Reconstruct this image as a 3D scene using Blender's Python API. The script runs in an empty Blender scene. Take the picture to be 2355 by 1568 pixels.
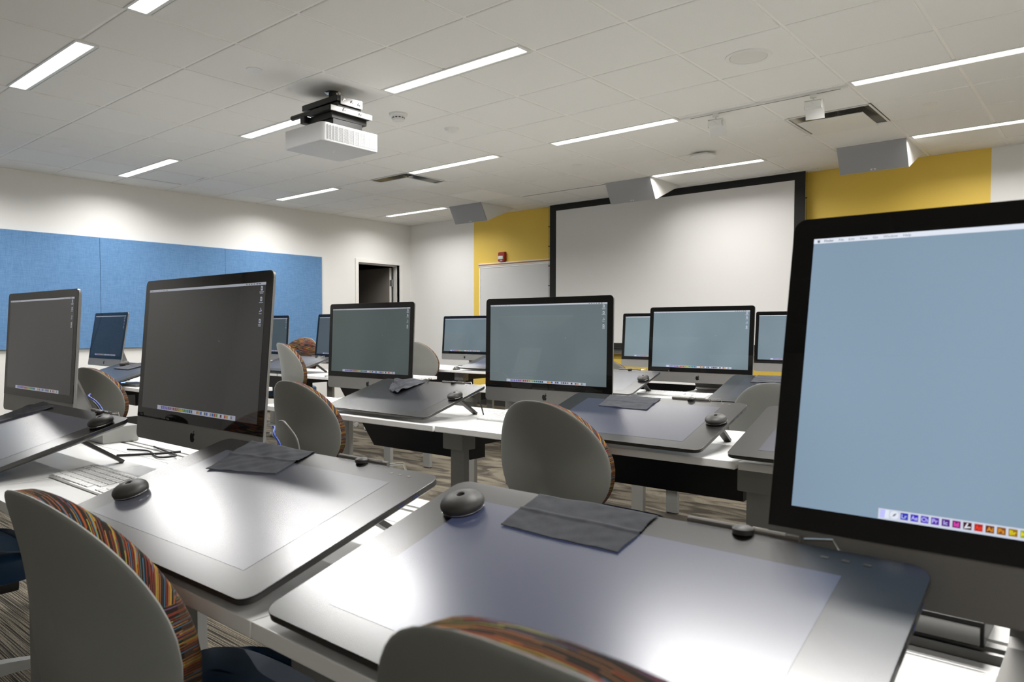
import bpy, bmesh, math, random
from mathutils import Vector, Matrix
R = math.radians
sc = bpy.context.scene
C = sc.collection
random.seed(7)

# ------------------------------------------------------------------ camera, light, exposure
CAM_Z = 1.115                       # eye height above the floor; camera stands at x = y = 0
F = 1691.23
cam_d = bpy.data.cameras.new('camera')
cam = bpy.data.objects.new('camera', cam_d); C.objects.link(cam)
cam.location = (0, 0, CAM_Z)
cam.rotation_euler = (R(90) - 0.035, 0, 0.7229)
cam_d.sensor_width = 36.0
cam_d.lens = 36.0 * F / 2355
cam_d.shift_x = (1177.5 - 1099.85) / 2355
cam_d.shift_y = (814.14 - 784.0) / 2355
cam_d.clip_start = 0.05
cam_d.dof.use_dof = True
cam_d.dof.focus_distance = 2.6
cam_d.dof.aperture_fstop = 9.0
sc.camera = cam

w = bpy.data.worlds.new('world'); sc.world = w; w.use_nodes = True
w.node_tree.nodes['Background'].inputs[0].default_value = (0.02, 0.02, 0.022, 1)
w.node_tree.nodes['Background'].inputs[1].default_value = 1.0

sc.view_settings.view_transform = 'Standard'
sc.view_settings.look = 'None'
sc.view_settings.exposure = 0.32
sc.view_settings.gamma = 1.0
sc.view_settings.use_curve_mapping = False
sc.cycles.use_denoising = True
sc.cycles.use_adaptive_sampling = False
sc.cycles.max_bounces = 10
sc.cycles.diffuse_bounces = 7
sc.cycles.sample_clamp_indirect = 6.0

LAMP_W = 26.0                       # watts of each recessed ceiling strip
CEIL = CAM_Z + 1.6305               # 2.7455
X0, Y0, G = -3.2658, 2.2817, 0.6096 # ceiling grid: a node at (X0, Y0), pitch G
XL, XR, YF, YB = -8.598, 2.6, 8.1, -3.1
TZ = CAM_Z - 0.386                  # desk top height 0.729

# ------------------------------------------------------------------ materials
def lin(c):
    return tuple(((v/255)/12.92 if v/255 <= .04045 else ((v/255+.055)/1.055)**2.4) for v in c) + (1,)
MATS = {}
def mat(name, col, rough=.5, metal=0.0, spec=.5, emit=None, estr=0.0, coat=0.0, noise=None, bump=None, coatr=.03):
    m = bpy.data.materials.new(name); m.use_nodes = True
    nt = m.node_tree; b = nt.nodes['Principled BSDF']
    c = lin(col) if max(col) > 1.001 else tuple(col)+(1,)
    b.inputs['Base Color'].default_value = c
    b.inputs['Roughness'].default_value = rough
    b.inputs['Metallic'].default_value = metal
    b.inputs['Specular IOR Level'].default_value = spec
    b.inputs['Coat Weight'].default_value = coat
    b.inputs['Coat Roughness'].default_value = coatr
    if emit is not None:
        b.inputs['Emission Color'].default_value = lin(emit) if max(emit) > 1.001 else tuple(emit)+(1,)
        b.inputs['Emission Strength'].default_value = estr
    if noise or bump:
        tc = nt.nodes.new('ShaderNodeTexCoord')
    if noise:      # (scale, low factor, high factor)
        n = nt.nodes.new('ShaderNodeTexNoise'); n.inputs['Scale'].default_value = noise[0]; n.inputs['Detail'].default_value = 4
        nt.links.new(tc.outputs['Object'], n.inputs['Vector'])
        mr = nt.nodes.new('ShaderNodeMapRange'); mr.inputs['From Min'].default_value = .3; mr.inputs['From Max'].default_value = .7
        mr.inputs['To Min'].default_value = noise[1]; mr.inputs['To Max'].default_value = noise[2]
        nt.links.new(n.outputs['Fac'], mr.inputs['Value'])
        mx = nt.nodes.new('ShaderNodeMix'); mx.data_type = 'RGBA'; mx.blend_type = 'MULTIPLY'; mx.inputs['Factor'].default_value = 1
        mx.inputs[6].default_value = c
        nt.links.new(mr.outputs[0], mx.inputs[7]); nt.links.new(mx.outputs[2], b.inputs['Base Color'])
    if bump:       # (scale, strength, distance)
        n2 = nt.nodes.new('ShaderNodeTexNoise'); n2.inputs['Scale'].default_value = bump[0]; n2.inputs['Detail'].default_value = 3
        nt.links.new(tc.outputs['Object'], n2.inputs['Vector'])
        bp = nt.nodes.new('ShaderNodeBump'); bp.inputs['Strength'].default_value = bump[1]; bp.inputs['Distance'].default_value = bump[2]
        nt.links.new(n2.outputs['Fac'], bp.inputs['Height']); nt.links.new(bp.outputs[0], b.inputs['Normal'])
    MATS[name] = m
    return m
mat('wall_paint', (.77, .765, .745), .75, noise=(2.0, .985, 1.0))
mat('yellow_paint', (.78, .55, .09), .6)
mat('ceiling_tile', (.84, .835, .805), .95, noise=(260, .95, 1.0), bump=(300, .25, .001))
mat('grid_metal', (.88, .87, .84), .5)
mat('white_enamel', (.74, .745, .72), .35)
mat('white_trim', (.80, .79, .76), .4)
mat('laminate', (.84, .84, .82), .32, noise=(3, .985, 1))
mat('laminate_edge', (.72, .73, .72), .4)
mat('desk_steel', (.30, .30, .285), .42, .35)
mat('rail_aluminium', (.45, .45, .44), .3, .9)
mat('black_steel', (.012, .012, .011), .45)
mat('black_plastic', (.02, .0195, .0185), .42)
mat('dark_housing', (.055, .053, .05), .38, .3)
mat('aluminium', (.20, .195, .185), .42, .6)
mat('aluminium_edge', (.55, .54, .53), .3, .9)
mat('logo_black', (.006, .006, .006), .15)
mat('glass_black', (.004, .004, .004), .03, spec=.36)
mat('tablet_glass', (.014, .0135, .013), .25, spec=.95)
mat('stand_rubber', (.032, .030, .027), .48, noise=(40, .9, 1.1))
mat('bracket_steel', (.30, .29, .28), .4, .5)
mat('chrome', (.75, .75, .74), .12, 1.0)
mat('grey_shell', (.225, .23, .212), .42, bump=(900, .12, .0006))
mat('blue_vinyl', (.005, .045, .115), .42)
mat('frame_grey', (.28, .28, .265), .45, .2)
mat('caster_grey', (.45, .45, .44), .5)
mat('microfibre', (.046, .049, .057), .95, noise=(60, .85, 1.15), bump=(700, .35, .0008))
mat('key_white', (.86, .86, .85), .4)
mat('keyboard_aluminium', (.68, .68, .67), .35, .6)
mat('blue_fabric', (.105, .225, .42), .95)
mat('screen_white', (.70, .69, .675), .8)
mat('screen_black', (.009, .009, .008), .8)
mat('marker_board', (.66, .655, .64), .22)
mat('cork_wood', (.36, .19, .07), .6)
mat('speaker_grille', (.36, .365, .375), .7, bump=(900, .4, .001))
mat('speaker_shell', (.70, .69, .66), .45)
mat('projector_white', (.68, .685, .69), .35)
mat('projector_under', (.52, .53, .54), .4)
mat('vent_dark', (.03, .03, .03), .6)
mat('alarm_red', (.32, .012, .008), .35)
mat('strobe_lens', (.75, .75, .72), .1)
mat('door_paint', (.26, .235, .21), .5)
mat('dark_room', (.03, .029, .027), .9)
mat('cable_black', (.012, .012, .012), .5)
mat('cable_blue', (.015, .05, .32), .4)
mat('cable_grey', (.12, .11, .10), .5)
mat('cable_white', (.75, .75, .73), .4)
mat('cable_yellow', (.50, .33, .01), .5)
mat('lamp_glow', (.9, .9, .88), .5, emit=(1.0, .97, .92), estr=3.0)
MATS['lamp_glow'].cycles.emission_sampling = 'NONE'
mat('led_blue', (.1, .1, .3), .5, emit=(.15, .25, 1.0), estr=6)
mat('led_green', (.2, .3, .1), .5, emit=(.75, 1.0, .15), estr=3)
mat('usb_blue', (.01, .06, .30), .4)
mat('sticker_white', (.7, .7, .7), .5)
mat('brown_wood', (.05, .028, .012), .5)

def node_fabric():
    """striped upholstery: thin dashes of many colours on near black"""
    m = bpy.data.materials.new('stripe_upholstery'); m.use_nodes = True; nt = m.node_tree; N = nt.nodes; L = nt.links
    b = N['Principled BSDF']; b.inputs['Roughness'].default_value = .92; b.inputs['Specular IOR Level'].default_value = .25
    tc = N.new('ShaderNodeTexCoord'); sp = N.new('ShaderNodeSeparateXYZ'); L.new(tc.outputs['Object'], sp.inputs[0])
    def math_(op, a, b_=None, c=None):
        n = N.new('ShaderNodeMath'); n.operation = op
        for i, v in enumerate((a, b_, c)):
            if v is None: continue
            if isinstance(v, (int, float)): n.inputs[i].default_value = v
            else: L.new(v, n.inputs[i])
        return n.outputs[0]
    x, y, z = sp.outputs
    nz = N.new('ShaderNodeTexNoise'); nz.inputs['Scale'].default_value = 9; nz.inputs['Detail'].default_value = 1
    L.new(tc.outputs['Object'], nz.inputs['Vector'])
    wob = math_('MULTIPLY', math_('SUBTRACT', nz.outputs['Fac'], .5), .030)
    up = math_('GREATER_THAN', z, .075)                       # seam between the two strips of edging
    # main strip: level stripes; upper edging: stripes run round the rim
    front = math_('GREATER_THAN', y, .046)
    upside = math_('MULTIPLY', up, math_('SUBTRACT', 1.0, front))
    c1 = math_('ADD', z, wob)
    c2 = math_('ADD', math_('SUBTRACT', y, math_('MULTIPLY', z, .30)), math_('MULTIPLY', wob, .35))
    cc = math_('ADD', math_('MULTIPLY', c1, math_('SUBTRACT', 1.0, upside)), math_('MULTIPLY', math_('MULTIPLY', c2, 1.35), upside))
    s = math_('MULTIPLY', cc, 560.0)
    idx = math_('FLOOR', s)
    fr = math_('SUBTRACT', s, idx)
    along = math_('ADD', math_('ADD', math_('MULTIPLY', x, 22.0), math_('MULTIPLY', y, 14.0)), math_('MULTIPLY', upside, math_('MULTIPLY', z, 8.0)))
    wn0 = N.new('ShaderNodeTexWhiteNoise'); wn0.noise_dimensions = '1D'; L.new(idx, wn0.inputs['W'])
    seg = math_('FLOOR', math_('ADD', along, math_('MULTIPLY', wn0.outputs[0], 30.0)))
    cb = N.new('ShaderNodeCombineXYZ'); L.new(idx, cb.inputs[0]); L.new(seg, cb.inputs[1])
    wn = N.new('ShaderNodeTexWhiteNoise'); wn.noise_dimensions = '2D'; L.new(cb.outputs[0], wn.inputs['Vector'])
    cr = N.new('ShaderNodeValToRGB'); cr.color_ramp.interpolation = 'CONSTANT'
    cols = [(0, (40, 33, 26)), (.40, (176, 86, 38)), (.48, (52, 44, 36)), (.57, (170, 162, 62)), (.61, (130, 56, 44)), (.69, (70, 116, 146)), (.75, (146, 98, 60)), (.83, (108, 80, 108)), (.87, (36, 31, 26)), (.93, (178, 128, 56)), (.965, (84, 104, 92))]
    el = cr.color_ramp.elements
    el[0].position = 0; el[0].color = lin(cols[0][1])
    el[1].position = cols[1][0]; el[1].color = lin(cols[1][1])
    for p, c in cols[2:]:
        e = el.new(p); e.color = lin(c)
    L.new(wn.outputs[0], cr.inputs[0])
    # dark thread between stripes
    edge = math_('LESS_THAN', fr, .36)
    mx = N.new('ShaderNodeMix'); mx.data_type = 'RGBA'; L.new(math_('MULTIPLY', edge, .8), mx.inputs['Factor'])
    L.new(cr.outputs[0], mx.inputs[6]); mx.inputs[7].default_value = lin((26, 22, 17))
    fm = N.new('ShaderNodeMix'); fm.data_type = 'RGBA'; L.new(math_('MULTIPLY', front, .5), fm.inputs['Factor'])
    L.new(mx.outputs[2], fm.inputs[6]); fm.inputs[7].default_value = lin((84, 62, 44)); L.new(fm.outputs[2], b.inputs['Base Color'])
    bp = N.new('ShaderNodeBump'); bp.inputs['Strength'].default_value = .3; bp.inputs['Distance'].default_value = .001
    L.new(fr, bp.inputs['Height']); L.new(bp.outputs[0], b.inputs['Normal'])
    MATS['fabric'] = m
node_fabric()

def node_display():
    """lit desktop of a monitor; its brightness is the object colour of each display"""
    m = bpy.data.materials.new('display_light'); m.use_nodes = True; nt = m.node_tree; N = nt.nodes; L = nt.links
    b = N['Principled BSDF']; b.inputs['Base Color'].default_value = (.006, .006, .006, 1)
    b.inputs['Roughness'].default_value = .03; b.inputs['Specular IOR Level'].default_value = .40
    oi = N.new('ShaderNodeObjectInfo')
    tc = N.new('ShaderNodeTexCoord'); nz = N.new('ShaderNodeTexNoise'); nz.inputs['Scale'].default_value = 3.5; nz.inputs['Detail'].default_value = 1
    L.new(tc.outputs['Object'], nz.inputs['Vector'])
    mr = N.new('ShaderNodeMapRange'); mr.inputs['From Min'].default_value = .3; mr.inputs['From Max'].default_value = .7; mr.inputs['To Min'].default_value = .90; mr.inputs['To Max'].default_value = 1.08
    L.new(nz.outputs['Fac'], mr.inputs['Value'])
    L.new(oi.outputs['Color'], b.inputs['Emission Color']); L.new(mr.outputs[0], b.inputs['Emission Strength'])
    MATS['display'] = m
    # signs on the display: the colour of the mark times the brightness of the display
    def mark(name, col, k=1.0):
        mm = bpy.data.materials.new(name); mm.use_nodes = True; t = mm.node_tree; bb = t.nodes['Principled BSDF']
        bb.inputs['Base Color'].default_value = (.006, .006, .006, 1); bb.inputs['Roughness'].default_value = .03
        o = t.nodes.new('ShaderNodeObjectInfo'); mx = t.nodes.new('ShaderNodeMix'); mx.data_type = 'RGBA'; mx.blend_type = 'MULTIPLY'; mx.inputs['Factor'].default_value = 1
        t.links.new(o.outputs['Color'], mx.inputs[6]); mx.inputs[7].default_value = lin(col)
        t.links.new(mx.outputs[2], bb.inputs['Emission Color']); bb.inputs['Emission Strength'].default_value = k
        MATS[name] = mm
    mark('px_white', (235, 240, 246)); mark('px_dark', (110, 114, 124)); mark('px_dock', (214, 218, 228)); mark('px_blue', (60, 110, 190))
    for i, c in enumerate([(44, 60, 178), (60, 40, 190), (78, 44, 190), (90, 34, 170), (84, 20, 130), (120, 20, 110), (70, 18, 24), (190, 24, 22), (110, 50, 12), (130, 74, 14), (150, 110, 10), (150, 170, 20), (96, 160, 30), (30, 150, 60), (20, 150, 110), (20, 140, 150), (20, 110, 140), (60, 100, 120), (214, 130, 30), (230, 170, 40), (40, 110, 190), (200, 70, 60), (120, 170, 80), (150, 150, 156)]):
        mark('px_%d' % i, c)
    mark('px_pink', (255, 90, 190)); mark('px_red', (255, 70, 40)); mark('px_amber', (240, 160, 50)); mark('px_yellow', (240, 220, 40)); mark('px_lilac', (200, 200, 255))
node_display()

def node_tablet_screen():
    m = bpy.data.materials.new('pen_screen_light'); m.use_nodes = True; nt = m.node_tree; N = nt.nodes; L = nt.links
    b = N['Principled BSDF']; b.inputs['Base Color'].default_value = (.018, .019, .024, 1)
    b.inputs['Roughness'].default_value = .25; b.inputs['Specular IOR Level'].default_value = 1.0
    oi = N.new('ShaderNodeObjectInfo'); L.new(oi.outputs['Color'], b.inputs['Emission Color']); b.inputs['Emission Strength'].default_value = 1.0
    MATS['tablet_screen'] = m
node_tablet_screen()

def node_board():
    m = MATS['blue_fabric']; nt = m.node_tree; N = nt.nodes; L = nt.links; b = N['Principled BSDF']
    tc = N.new('ShaderNodeTexCoord'); mp = N.new('ShaderNodeMapping'); mp.inputs['Scale'].default_value = (1, 14, 240); L.new(tc.outputs['Object'], mp.inputs[0])
    mp2 = N.new('ShaderNodeMapping'); mp2.inputs['Scale'].default_value = (1, 260, 16); L.new(tc.outputs['Object'], mp2.inputs[0])
    a = N.new('ShaderNodeTexNoise'); a.inputs['Scale'].default_value = 1; L.new(mp.outputs[0], a.inputs['Vector'])
    c = N.new('ShaderNodeTexNoise'); c.inputs['Scale'].default_value = 1; L.new(mp2.outputs[0], c.inputs['Vector'])
    ad = N.new('ShaderNodeMath'); ad.operation = 'ADD'; L.new(a.outputs['Fac'], ad.inputs[0]); L.new(c.outputs['Fac'], ad.inputs[1])
    cr = N.new('ShaderNodeValToRGB'); cr.color_ramp.elements[0].position = .38; cr.color_ramp.elements[1].position = .62
    hm = N.new('ShaderNodeMath'); hm.operation = 'MULTIPLY'; hm.inputs[1].default_value = .5; L.new(ad.outputs[0], hm.inputs[0]); L.new(hm.outputs[0], cr.inputs[0])
    cr.color_ramp.elements[0].color = (.085, .20, .385, 1); cr.color_ramp.elements[1].color = (.135, .265, .47, 1)
    L.new(cr.outputs[0], b.inputs['Base Color'])
node_board()

def node_carpet():
    m = bpy.data.materials.new('carpet'); m.use_nodes = True; nt = m.node_tree; N = nt.nodes; L = nt.links; b = N['Principled BSDF']
    b.inputs['Roughness'].default_value = .97; b.inputs['Specular IOR Level'].default_value = .15
    tc = N.new('ShaderNodeTexCoord'); sp = N.new('ShaderNodeSeparateXYZ'); L.new(tc.outputs['Object'], sp.inputs[0])
    # flowing two-tone field
    mp = N.new('ShaderNodeMapping'); mp.inputs['Scale'].default_value = (1.4, 4.2, 1); mp.inputs['Rotation'].default_value = (0, 0, .25); L.new(tc.outputs['Object'], mp.inputs[0])
    n1 = N.new('ShaderNodeTexNoise'); n1.inputs['Scale'].default_value = 1.6; n1.inputs['Detail'].default_value = 2.0; n1.inputs['Distortion'].default_value = 1.3; L.new(mp.outputs[0], n1.inputs['Vector'])
    r1 = N.new('ShaderNodeValToRGB'); r1.color_ramp.elements[0].position = .42; r1.color_ramp.elements[1].position = .56
    r1.color_ramp.elements[0].color = lin((66, 61, 54)); r1.color_ramp.elements[1].color = lin((108, 101, 88)); L.new(n1.outputs['Fac'], r1.inputs[0])
    # fine stripes near the first row
    mp2 = N.new('ShaderNodeMapping'); mp2.inputs['Scale'].default_value = (2.2, 230, 1); L.new(tc.outputs['Object'], mp2.inputs[0])
    n2 = N.new('ShaderNodeTexNoise'); n2.inputs['Scale'].default_value = 1; n2.inputs['Detail'].default_value = 1; L.new(mp2.outputs[0], n2.inputs['Vector'])
    r2 = N.new('ShaderNodeValToRGB'); r2.color_ramp.elements[0].position = .43; r2.color_ramp.elements[1].position = .56
    r2.color_ramp.elements[0].color = lin((44, 41, 36)); r2.color_ramp.elements[1].color = lin((116, 109, 96)); L.new(n2.outputs['Fac'], r2.inputs[0])
    gt = N.new('ShaderNodeMath'); gt.operation = 'LESS_THAN'; gt.inputs[1].default_value = 1.95; L.new(sp.outputs[1], gt.inputs[0])
    mx = N.new('ShaderNodeMix'); mx.data_type = 'RGBA'; L.new(gt.outputs[0], mx.inputs['Factor']); L.new(r1.outputs[0], mx.inputs[6]); L.new(r2.outputs[0], mx.inputs[7])
    n3 = N.new('ShaderNodeTexNoise'); n3.inputs['Scale'].default_value = 220; n3.inputs['Detail'].default_value = 2; L.new(tc.outputs['Object'], n3.inputs['Vector'])
    mr = N.new('ShaderNodeMapRange'); mr.inputs['From Min'].default_value = .35; mr.inputs['From Max'].default_value = .65; mr.inputs['To Min'].default_value = .55; mr.inputs['To Max'].default_value = 1.25; L.new(n3.outputs['Fac'], mr.inputs['Value'])
    mm = N.new('ShaderNodeMix'); mm.data_type = 'RGBA'; mm.blend_type = 'MULTIPLY'; mm.inputs['Factor'].default_value = 1; L.new(mx.outputs[2], mm.inputs[6]); L.new(mr.outputs[0], mm.inputs[7])
    L.new(mm.outputs[2], b.inputs['Base Color'])
    bp = N.new('ShaderNodeBump'); bp.inputs['Strength'].default_value = .5; bp.inputs['Distance'].default_value = .004; L.new(n3.outputs['Fac'], bp.inputs['Height']); L.new(bp.outputs[0], b.inputs['Normal'])
    MATS['carpet'] = m
node_carpet()

# ------------------------------------------------------------------ mesh helpers
class MB:
    def __init__(s): s.v = []; s.f = []; s.m = []
    def add(s, vs, fs, mi=0):
        o = len(s.v); s.v += [tuple(p) for p in vs]
        for f in fs: s.f.append([i+o for i in f]); s.m.append(mi)
        return s
    def box(s, x0, x1, y0, y1, z0, z1, mi=0):
        vs = [(x, y, z) for z in (z0, z1) for x, y in ((x0, y0), (x1, y0), (x1, y1), (x0, y1))]
        return s.add(vs, [(3, 2, 1, 0), (4, 5, 6, 7), (0, 1, 5, 4), (1, 2, 6, 5), (2, 3, 7, 6), (3, 0, 4, 7)], mi)
    def cbox(s, x0, x1, y0, y1, z0, z1, c=.002, mi=0):
        """box with chamfered edges (section chamfer in every axis)"""
        bm = bmesh.new(); vs = [bm.verts.new((x, y, z)) for z in (z0, z1) for x, y in ((x0, y0), (x1, y0), (x1, y1), (x0, y1))]
        for f in [(3, 2, 1, 0), (4, 5, 6, 7), (0, 1, 5, 4), (1, 2, 6, 5), (2, 3, 7, 6), (3, 0, 4, 7)]: bm.faces.new([vs[i] for i in f])
        bmesh.ops.bevel(bm, geom=bm.edges[:], offset=c, segments=2, affect='EDGES', profile=.6)
        bm.verts.index_update()
        s.add([v.co[:] for v in bm.verts], [[v.index for v in f.verts] for f in bm.faces], mi); bm.free(); return s
    def prism(s, outline, fn, mi=0, caps=(True, True), levels=(0., 1.)):
        """outline: list of 2-D points (ccw); fn(u, v, level) -> 3-D"""
        n = len(outline); o = len(s.v)
        for l in levels: s.v += [tuple(fn(u, v, l)) for u, v in outline]
        for k in range(len(levels)-1):
            for i in range(n):
                j = (i+1) % n; a = o+k*n; b = a+n
                s.f.append([a+i, a+j, b+j, b+i]); s.m.append(mi)
        if caps[0]: s.f.append([o+i for i in range(n)][::-1]); s.m.append(mi)
        if caps[1]: s.f.append([o+(len(levels)-1)*n+i for i in range(n)]); s.m.append(mi)
        return s
    def tube(s, pts, r, n=10, mi=0, close=False):
        pts = [Vector(p) for p in pts]; o = len(s.v); rs = r if isinstance(r, (list, tuple)) else [r]*len(pts)
        up = Vector((0, 0, 1)); prev = None
        for i, p in enumerate(pts):
            d = (pts[min(i+1, len(pts)-1)] - pts[max(i-1, 0)]).normalized()
            if prev is None:
                a = d.cross(up) if abs(d.z) < .95 else d.cross(Vector((1, 0, 0)))
            else: a = prev - d*prev.dot(d)
            a.normalize(); prev = a; b = d.cross(a)
            for k in range(n):
                t = 2*math.pi*k/n; s.v.append(tuple(p + (a*math.cos(t)+b*math.sin(t))*rs[i]))
        for i in range(len(pts)-1):
            for k in range(n):
                j = (k+1) % n; s.f.append([o+i*n+k, o+i*n+j, o+(i+1)*n+j, o+(i+1)*n+k]); s.m.append(mi)
        s.f.append([o+k for k in range(n)][::-1]); s.m.append(mi); s.f.append([o+(len(pts)-1)*n+k for k in range(n)]); s.m.append(mi)
        return s
    def lathe(s, prof, n=28, mi=0, org=(0, 0, 0), sx=1, sy=1):
        o = len(s.v)
        for r, z in prof:
            for k in range(n):
                t = 2*math.pi*k/n; s.v.append((org[0]+sx*r*math.cos(t), org[1]+sy*r*math.sin(t), org[2]+z))
        for i in range(len(prof)-1):
            for k in range(n):
                j = (k+1) % n; s.f.append([o+i*n+k, o+i*n+j, o+(i+1)*n+j, o+(i+1)*n+k]); s.m.append(mi)
        if prof[0][0] > 1e-6: s.f.append([o+k for k in range(n)][::-1]); s.m.append(mi)
        if prof[-1][0] > 1e-6: s.f.append([o+(len(prof)-1)*n+k for k in range(n)]); s.m.append(mi)
        return s
    def grid(s, nu, nv, fn, mi=0):
        o = len(s.v)
        for j in range(nv+1):
            for i in range(nu+1): s.v.append(tuple(fn(i/nu, j/nv)))
        for j in range(nv):
            for i in range(nu):
                a = o+j*(nu+1)+i; s.f.append([a, a+1, a+nu+2, a+nu+1]); s.m.append(mi)
        return s
    def xf(s, M):
        s.v = [tuple(M @ Vector(p)) for p in s.v]; return s
    def build(s, name, mats, parent=None, loc=None, rot=None, angle=35, smooth=True):
        me = bpy.data.meshes.new(name); me.from_pydata(s.v, [], s.f)
        for mm in (mats if isinstance(mats, (list, tuple)) else [mats]): me.materials.append(MATS[mm])
        if any(s.m):
            for p, k in zip(me.polygons, s.m): p.material_index = k
        me.validate(); me.update()
        bm = bmesh.new(); bm.from_mesh(me); bmesh.ops.recalc_face_normals(bm, faces=bm.faces[:]); bm.to_mesh(me); bm.free()
        if smooth:
            for p in me.polygons: p.use_smooth = True
            me.set_sharp_from_angle(angle=R(angle))
        o = bpy.data.objects.new(name, me); C.objects.link(o)
        if smooth:
            wn = o.modifiers.new('weighted_normals', 'WEIGHTED_NORMAL'); wn.mode = 'FACE_AREA'; wn.weight = 100; wn.keep_sharp = True
        if parent is not None: o.parent = parent
        if loc is not None: o.location = loc
        if rot is not None: o.rotation_euler = rot
        return o

def rrect(w, h, r, n=6, cx=0, cy=0, corners=(1, 1, 1, 1)):
    """rounded rectangle, ccw from the lower right; corners: lower right, upper right, upper left, lower left"""
    out = []
    for (sx, sy, a0), c in zip(((1, -1, -90), (1, 1, 0), (-1, 1, 90), (-1, -1, 180)), corners):
        rr = r*c
        if rr < 1e-6: out.append((cx+sx*w/2, cy+sy*h/2)); continue
        for k in range(n+1):
            a = R(a0+90*k/n); out.append((cx+sx*(w/2-rr)+rr*math.cos(a), cy+sy*(h/2-rr)+rr*math.sin(a)))
    return out

def thing(name, label, cat, loc=(0, 0, 0), rz=0, group=None):
    o = bpy.data.objects.new(name, None); C.objects.link(o); o.empty_display_size = .05
    o.location = loc; o.rotation_euler = (0, 0, rz); o['label'] = label; o['category'] = cat
    if group: o['group'] = group
    return o
def tag(o, label, cat, group=None):
    o['label'] = label; o['category'] = cat
    if group: o['group'] = group
    return o
def struct(o): o['kind'] = 'structure'; return o
def dup(root, loc, rz, label, group=None, color=None):
    def cp(o, par):
        c = o.copy(); C.objects.link(c); c.parent = par
        if color is not None and o.get('lit'): c.color = color
        for ch in [k for k in o.children]: cp(ch, c)
        return c
    r = cp(root, None); r.location = loc; r.rotation_euler = (0, 0, rz); r['label'] = label
    if group: r['group'] = group
    return r

def text_mesh(txt, size, bold=False):
    cu = bpy.data.curves.new('t', 'FONT'); cu.body = txt; cu.size = size; cu.resolution_u = 3
    if bold: cu.offset = size*.02
    ob = bpy.data.objects.new('t', cu); C.objects.link(ob)
    dg = bpy.context.evaluated_depsgraph_get(); me = bpy.data.meshes.new_from_object(ob.evaluated_get(dg))
    vs = [v.co[:] for v in me.vertices]; fs = [list(p.vertices) for p in me.polygons]
    bpy.data.objects.remove(ob); bpy.data.curves.remove(cu); bpy.data.meshes.remove(me)
    x0 = min(v[0] for v in vs); x1 = max(v[0] for v in vs)
    return [(v[0]-x0, v[1]) for v in vs], fs, x1-x0

# ------------------------------------------------------------------ room
struct(MB().box(XL-.3, XR+.3, YB-.3, YF+.3, -.05, 0).build('floor', 'carpet', smooth=False))
# ceiling: backing with lay-in tiles, grooves between
cb = MB()
gx = [X0+G*i for i in range(-10, 12)]; gy = [Y0+G*j for j in range(-10, 12)]
def cl(v, a, b): return max(a, min(b, v))
HOLES = [(-5, 5), (2, 6)]            # tiles replaced by air diffusers
for i in range(len(gx)-1):
    for j in range(len(gy)-1):
        ii, jj = i-10, j-10
        if (ii, jj) in HOLES: continue
        x_a, x_b, y_a, y_b = cl(gx[i], XL-.2, XR+.2), cl(gx[i+1], XL-.2, XR+.2), cl(gy[j], YB-.2, YF+.2), cl(gy[j+1], YB-.2, YF+.2)
        if x_b-x_a > .001 and y_b-y_a > .001: cb.add([(x_a, y_a, CEIL+.006), (x_b, y_a, CEIL+.006), (x_b, y_b, CEIL+.006), (x_a, y_b, CEIL+.006)], [(0, 1, 2, 3)], 1)
        xa, xb = cl(gx[i]+.010, XL, XR), cl(gx[i+1]-.010, XL, XR); ya, yb = cl(gy[j]+.010, YB, YF), cl(gy[j+1]-.010, YB, YF)
        if xb-xa < .03 or yb-ya < .03: continue
        c = .004
        vs = [(xa, ya, CEIL+.0065), (xb, ya, CEIL+.0065), (xb, yb, CEIL+.0065), (xa, yb, CEIL+.0065), (xa, ya, CEIL+.003), (xb, ya, CEIL+.003), (xb, yb, CEIL+.003), (xa, yb, CEIL+.003),
              (xa+c, ya+c, CEIL), (xb-c, ya+c, CEIL), (xb-c, yb-c, CEIL), (xa+c, yb-c, CEIL)]
        cb.add(vs, [(0, 1, 5, 4), (1, 2, 6, 5), (2, 3, 7, 6), (3, 0, 4, 7), (4, 5, 9, 8), (5, 6, 10, 9), (6, 7, 11, 10), (7, 4, 8, 11), (8, 9, 10, 11)], 0)
cb.box(XL-.2, XR+.2, YB-.2, YF+.2, CEIL+.13, CEIL+.16, 1)
struct(cb.build('ceiling', ['ceiling_tile', 'grid_metal'], smooth=False))

# left wall with the doorway cut out
DY0, DY1, DZ = 7.045, 7.87, CAM_Z+.985
T = .14
wl = MB()
wl.box(XL-T, XL, YB-.14, DY0, 0, CEIL+.01); wl.box(XL-T, XL, DY1, YF+.14, 0, CEIL+.01); wl.box(XL-T, XL, DY0, DY1, DZ, CEIL+.01)
struct(wl.build('wall_left', 'wall_paint', smooth=False))
wf = MB()
YLX, YRX = -7.231, -.957
for a, b_, mi in ((XL, YLX, 0), (YLX, YRX, 1), (YRX, XR, 0)): wf.box(a, b_, YF, YF+.14, 0, CEIL+.01, mi)
struct(wf.build('wall_front', ['wall_paint', 'yellow_paint'], smooth=False))
struct(MB().box(XR, XR+.14, YB-.14, YF+.14, 0, CEIL+.01).build('wall_right', 'wall_paint', smooth=False))
struct(MB().box(XL, XR, YB-.14, YB, 0, CEIL+.01).build('wall_back', 'wall_paint', smooth=False))
struct(MB().box(XL, XL+.012, YB, DY0-.06, 0, .1).box(XL, XL+.012, DY1+.06, YF, 0, .1).build('baseboard_left', 'black_plastic', smooth=False))
struct(MB().box(XL+.012, XR, YF-.012, YF, 0, .1).build('baseboard_front', 'black_plastic', smooth=False))
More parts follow.
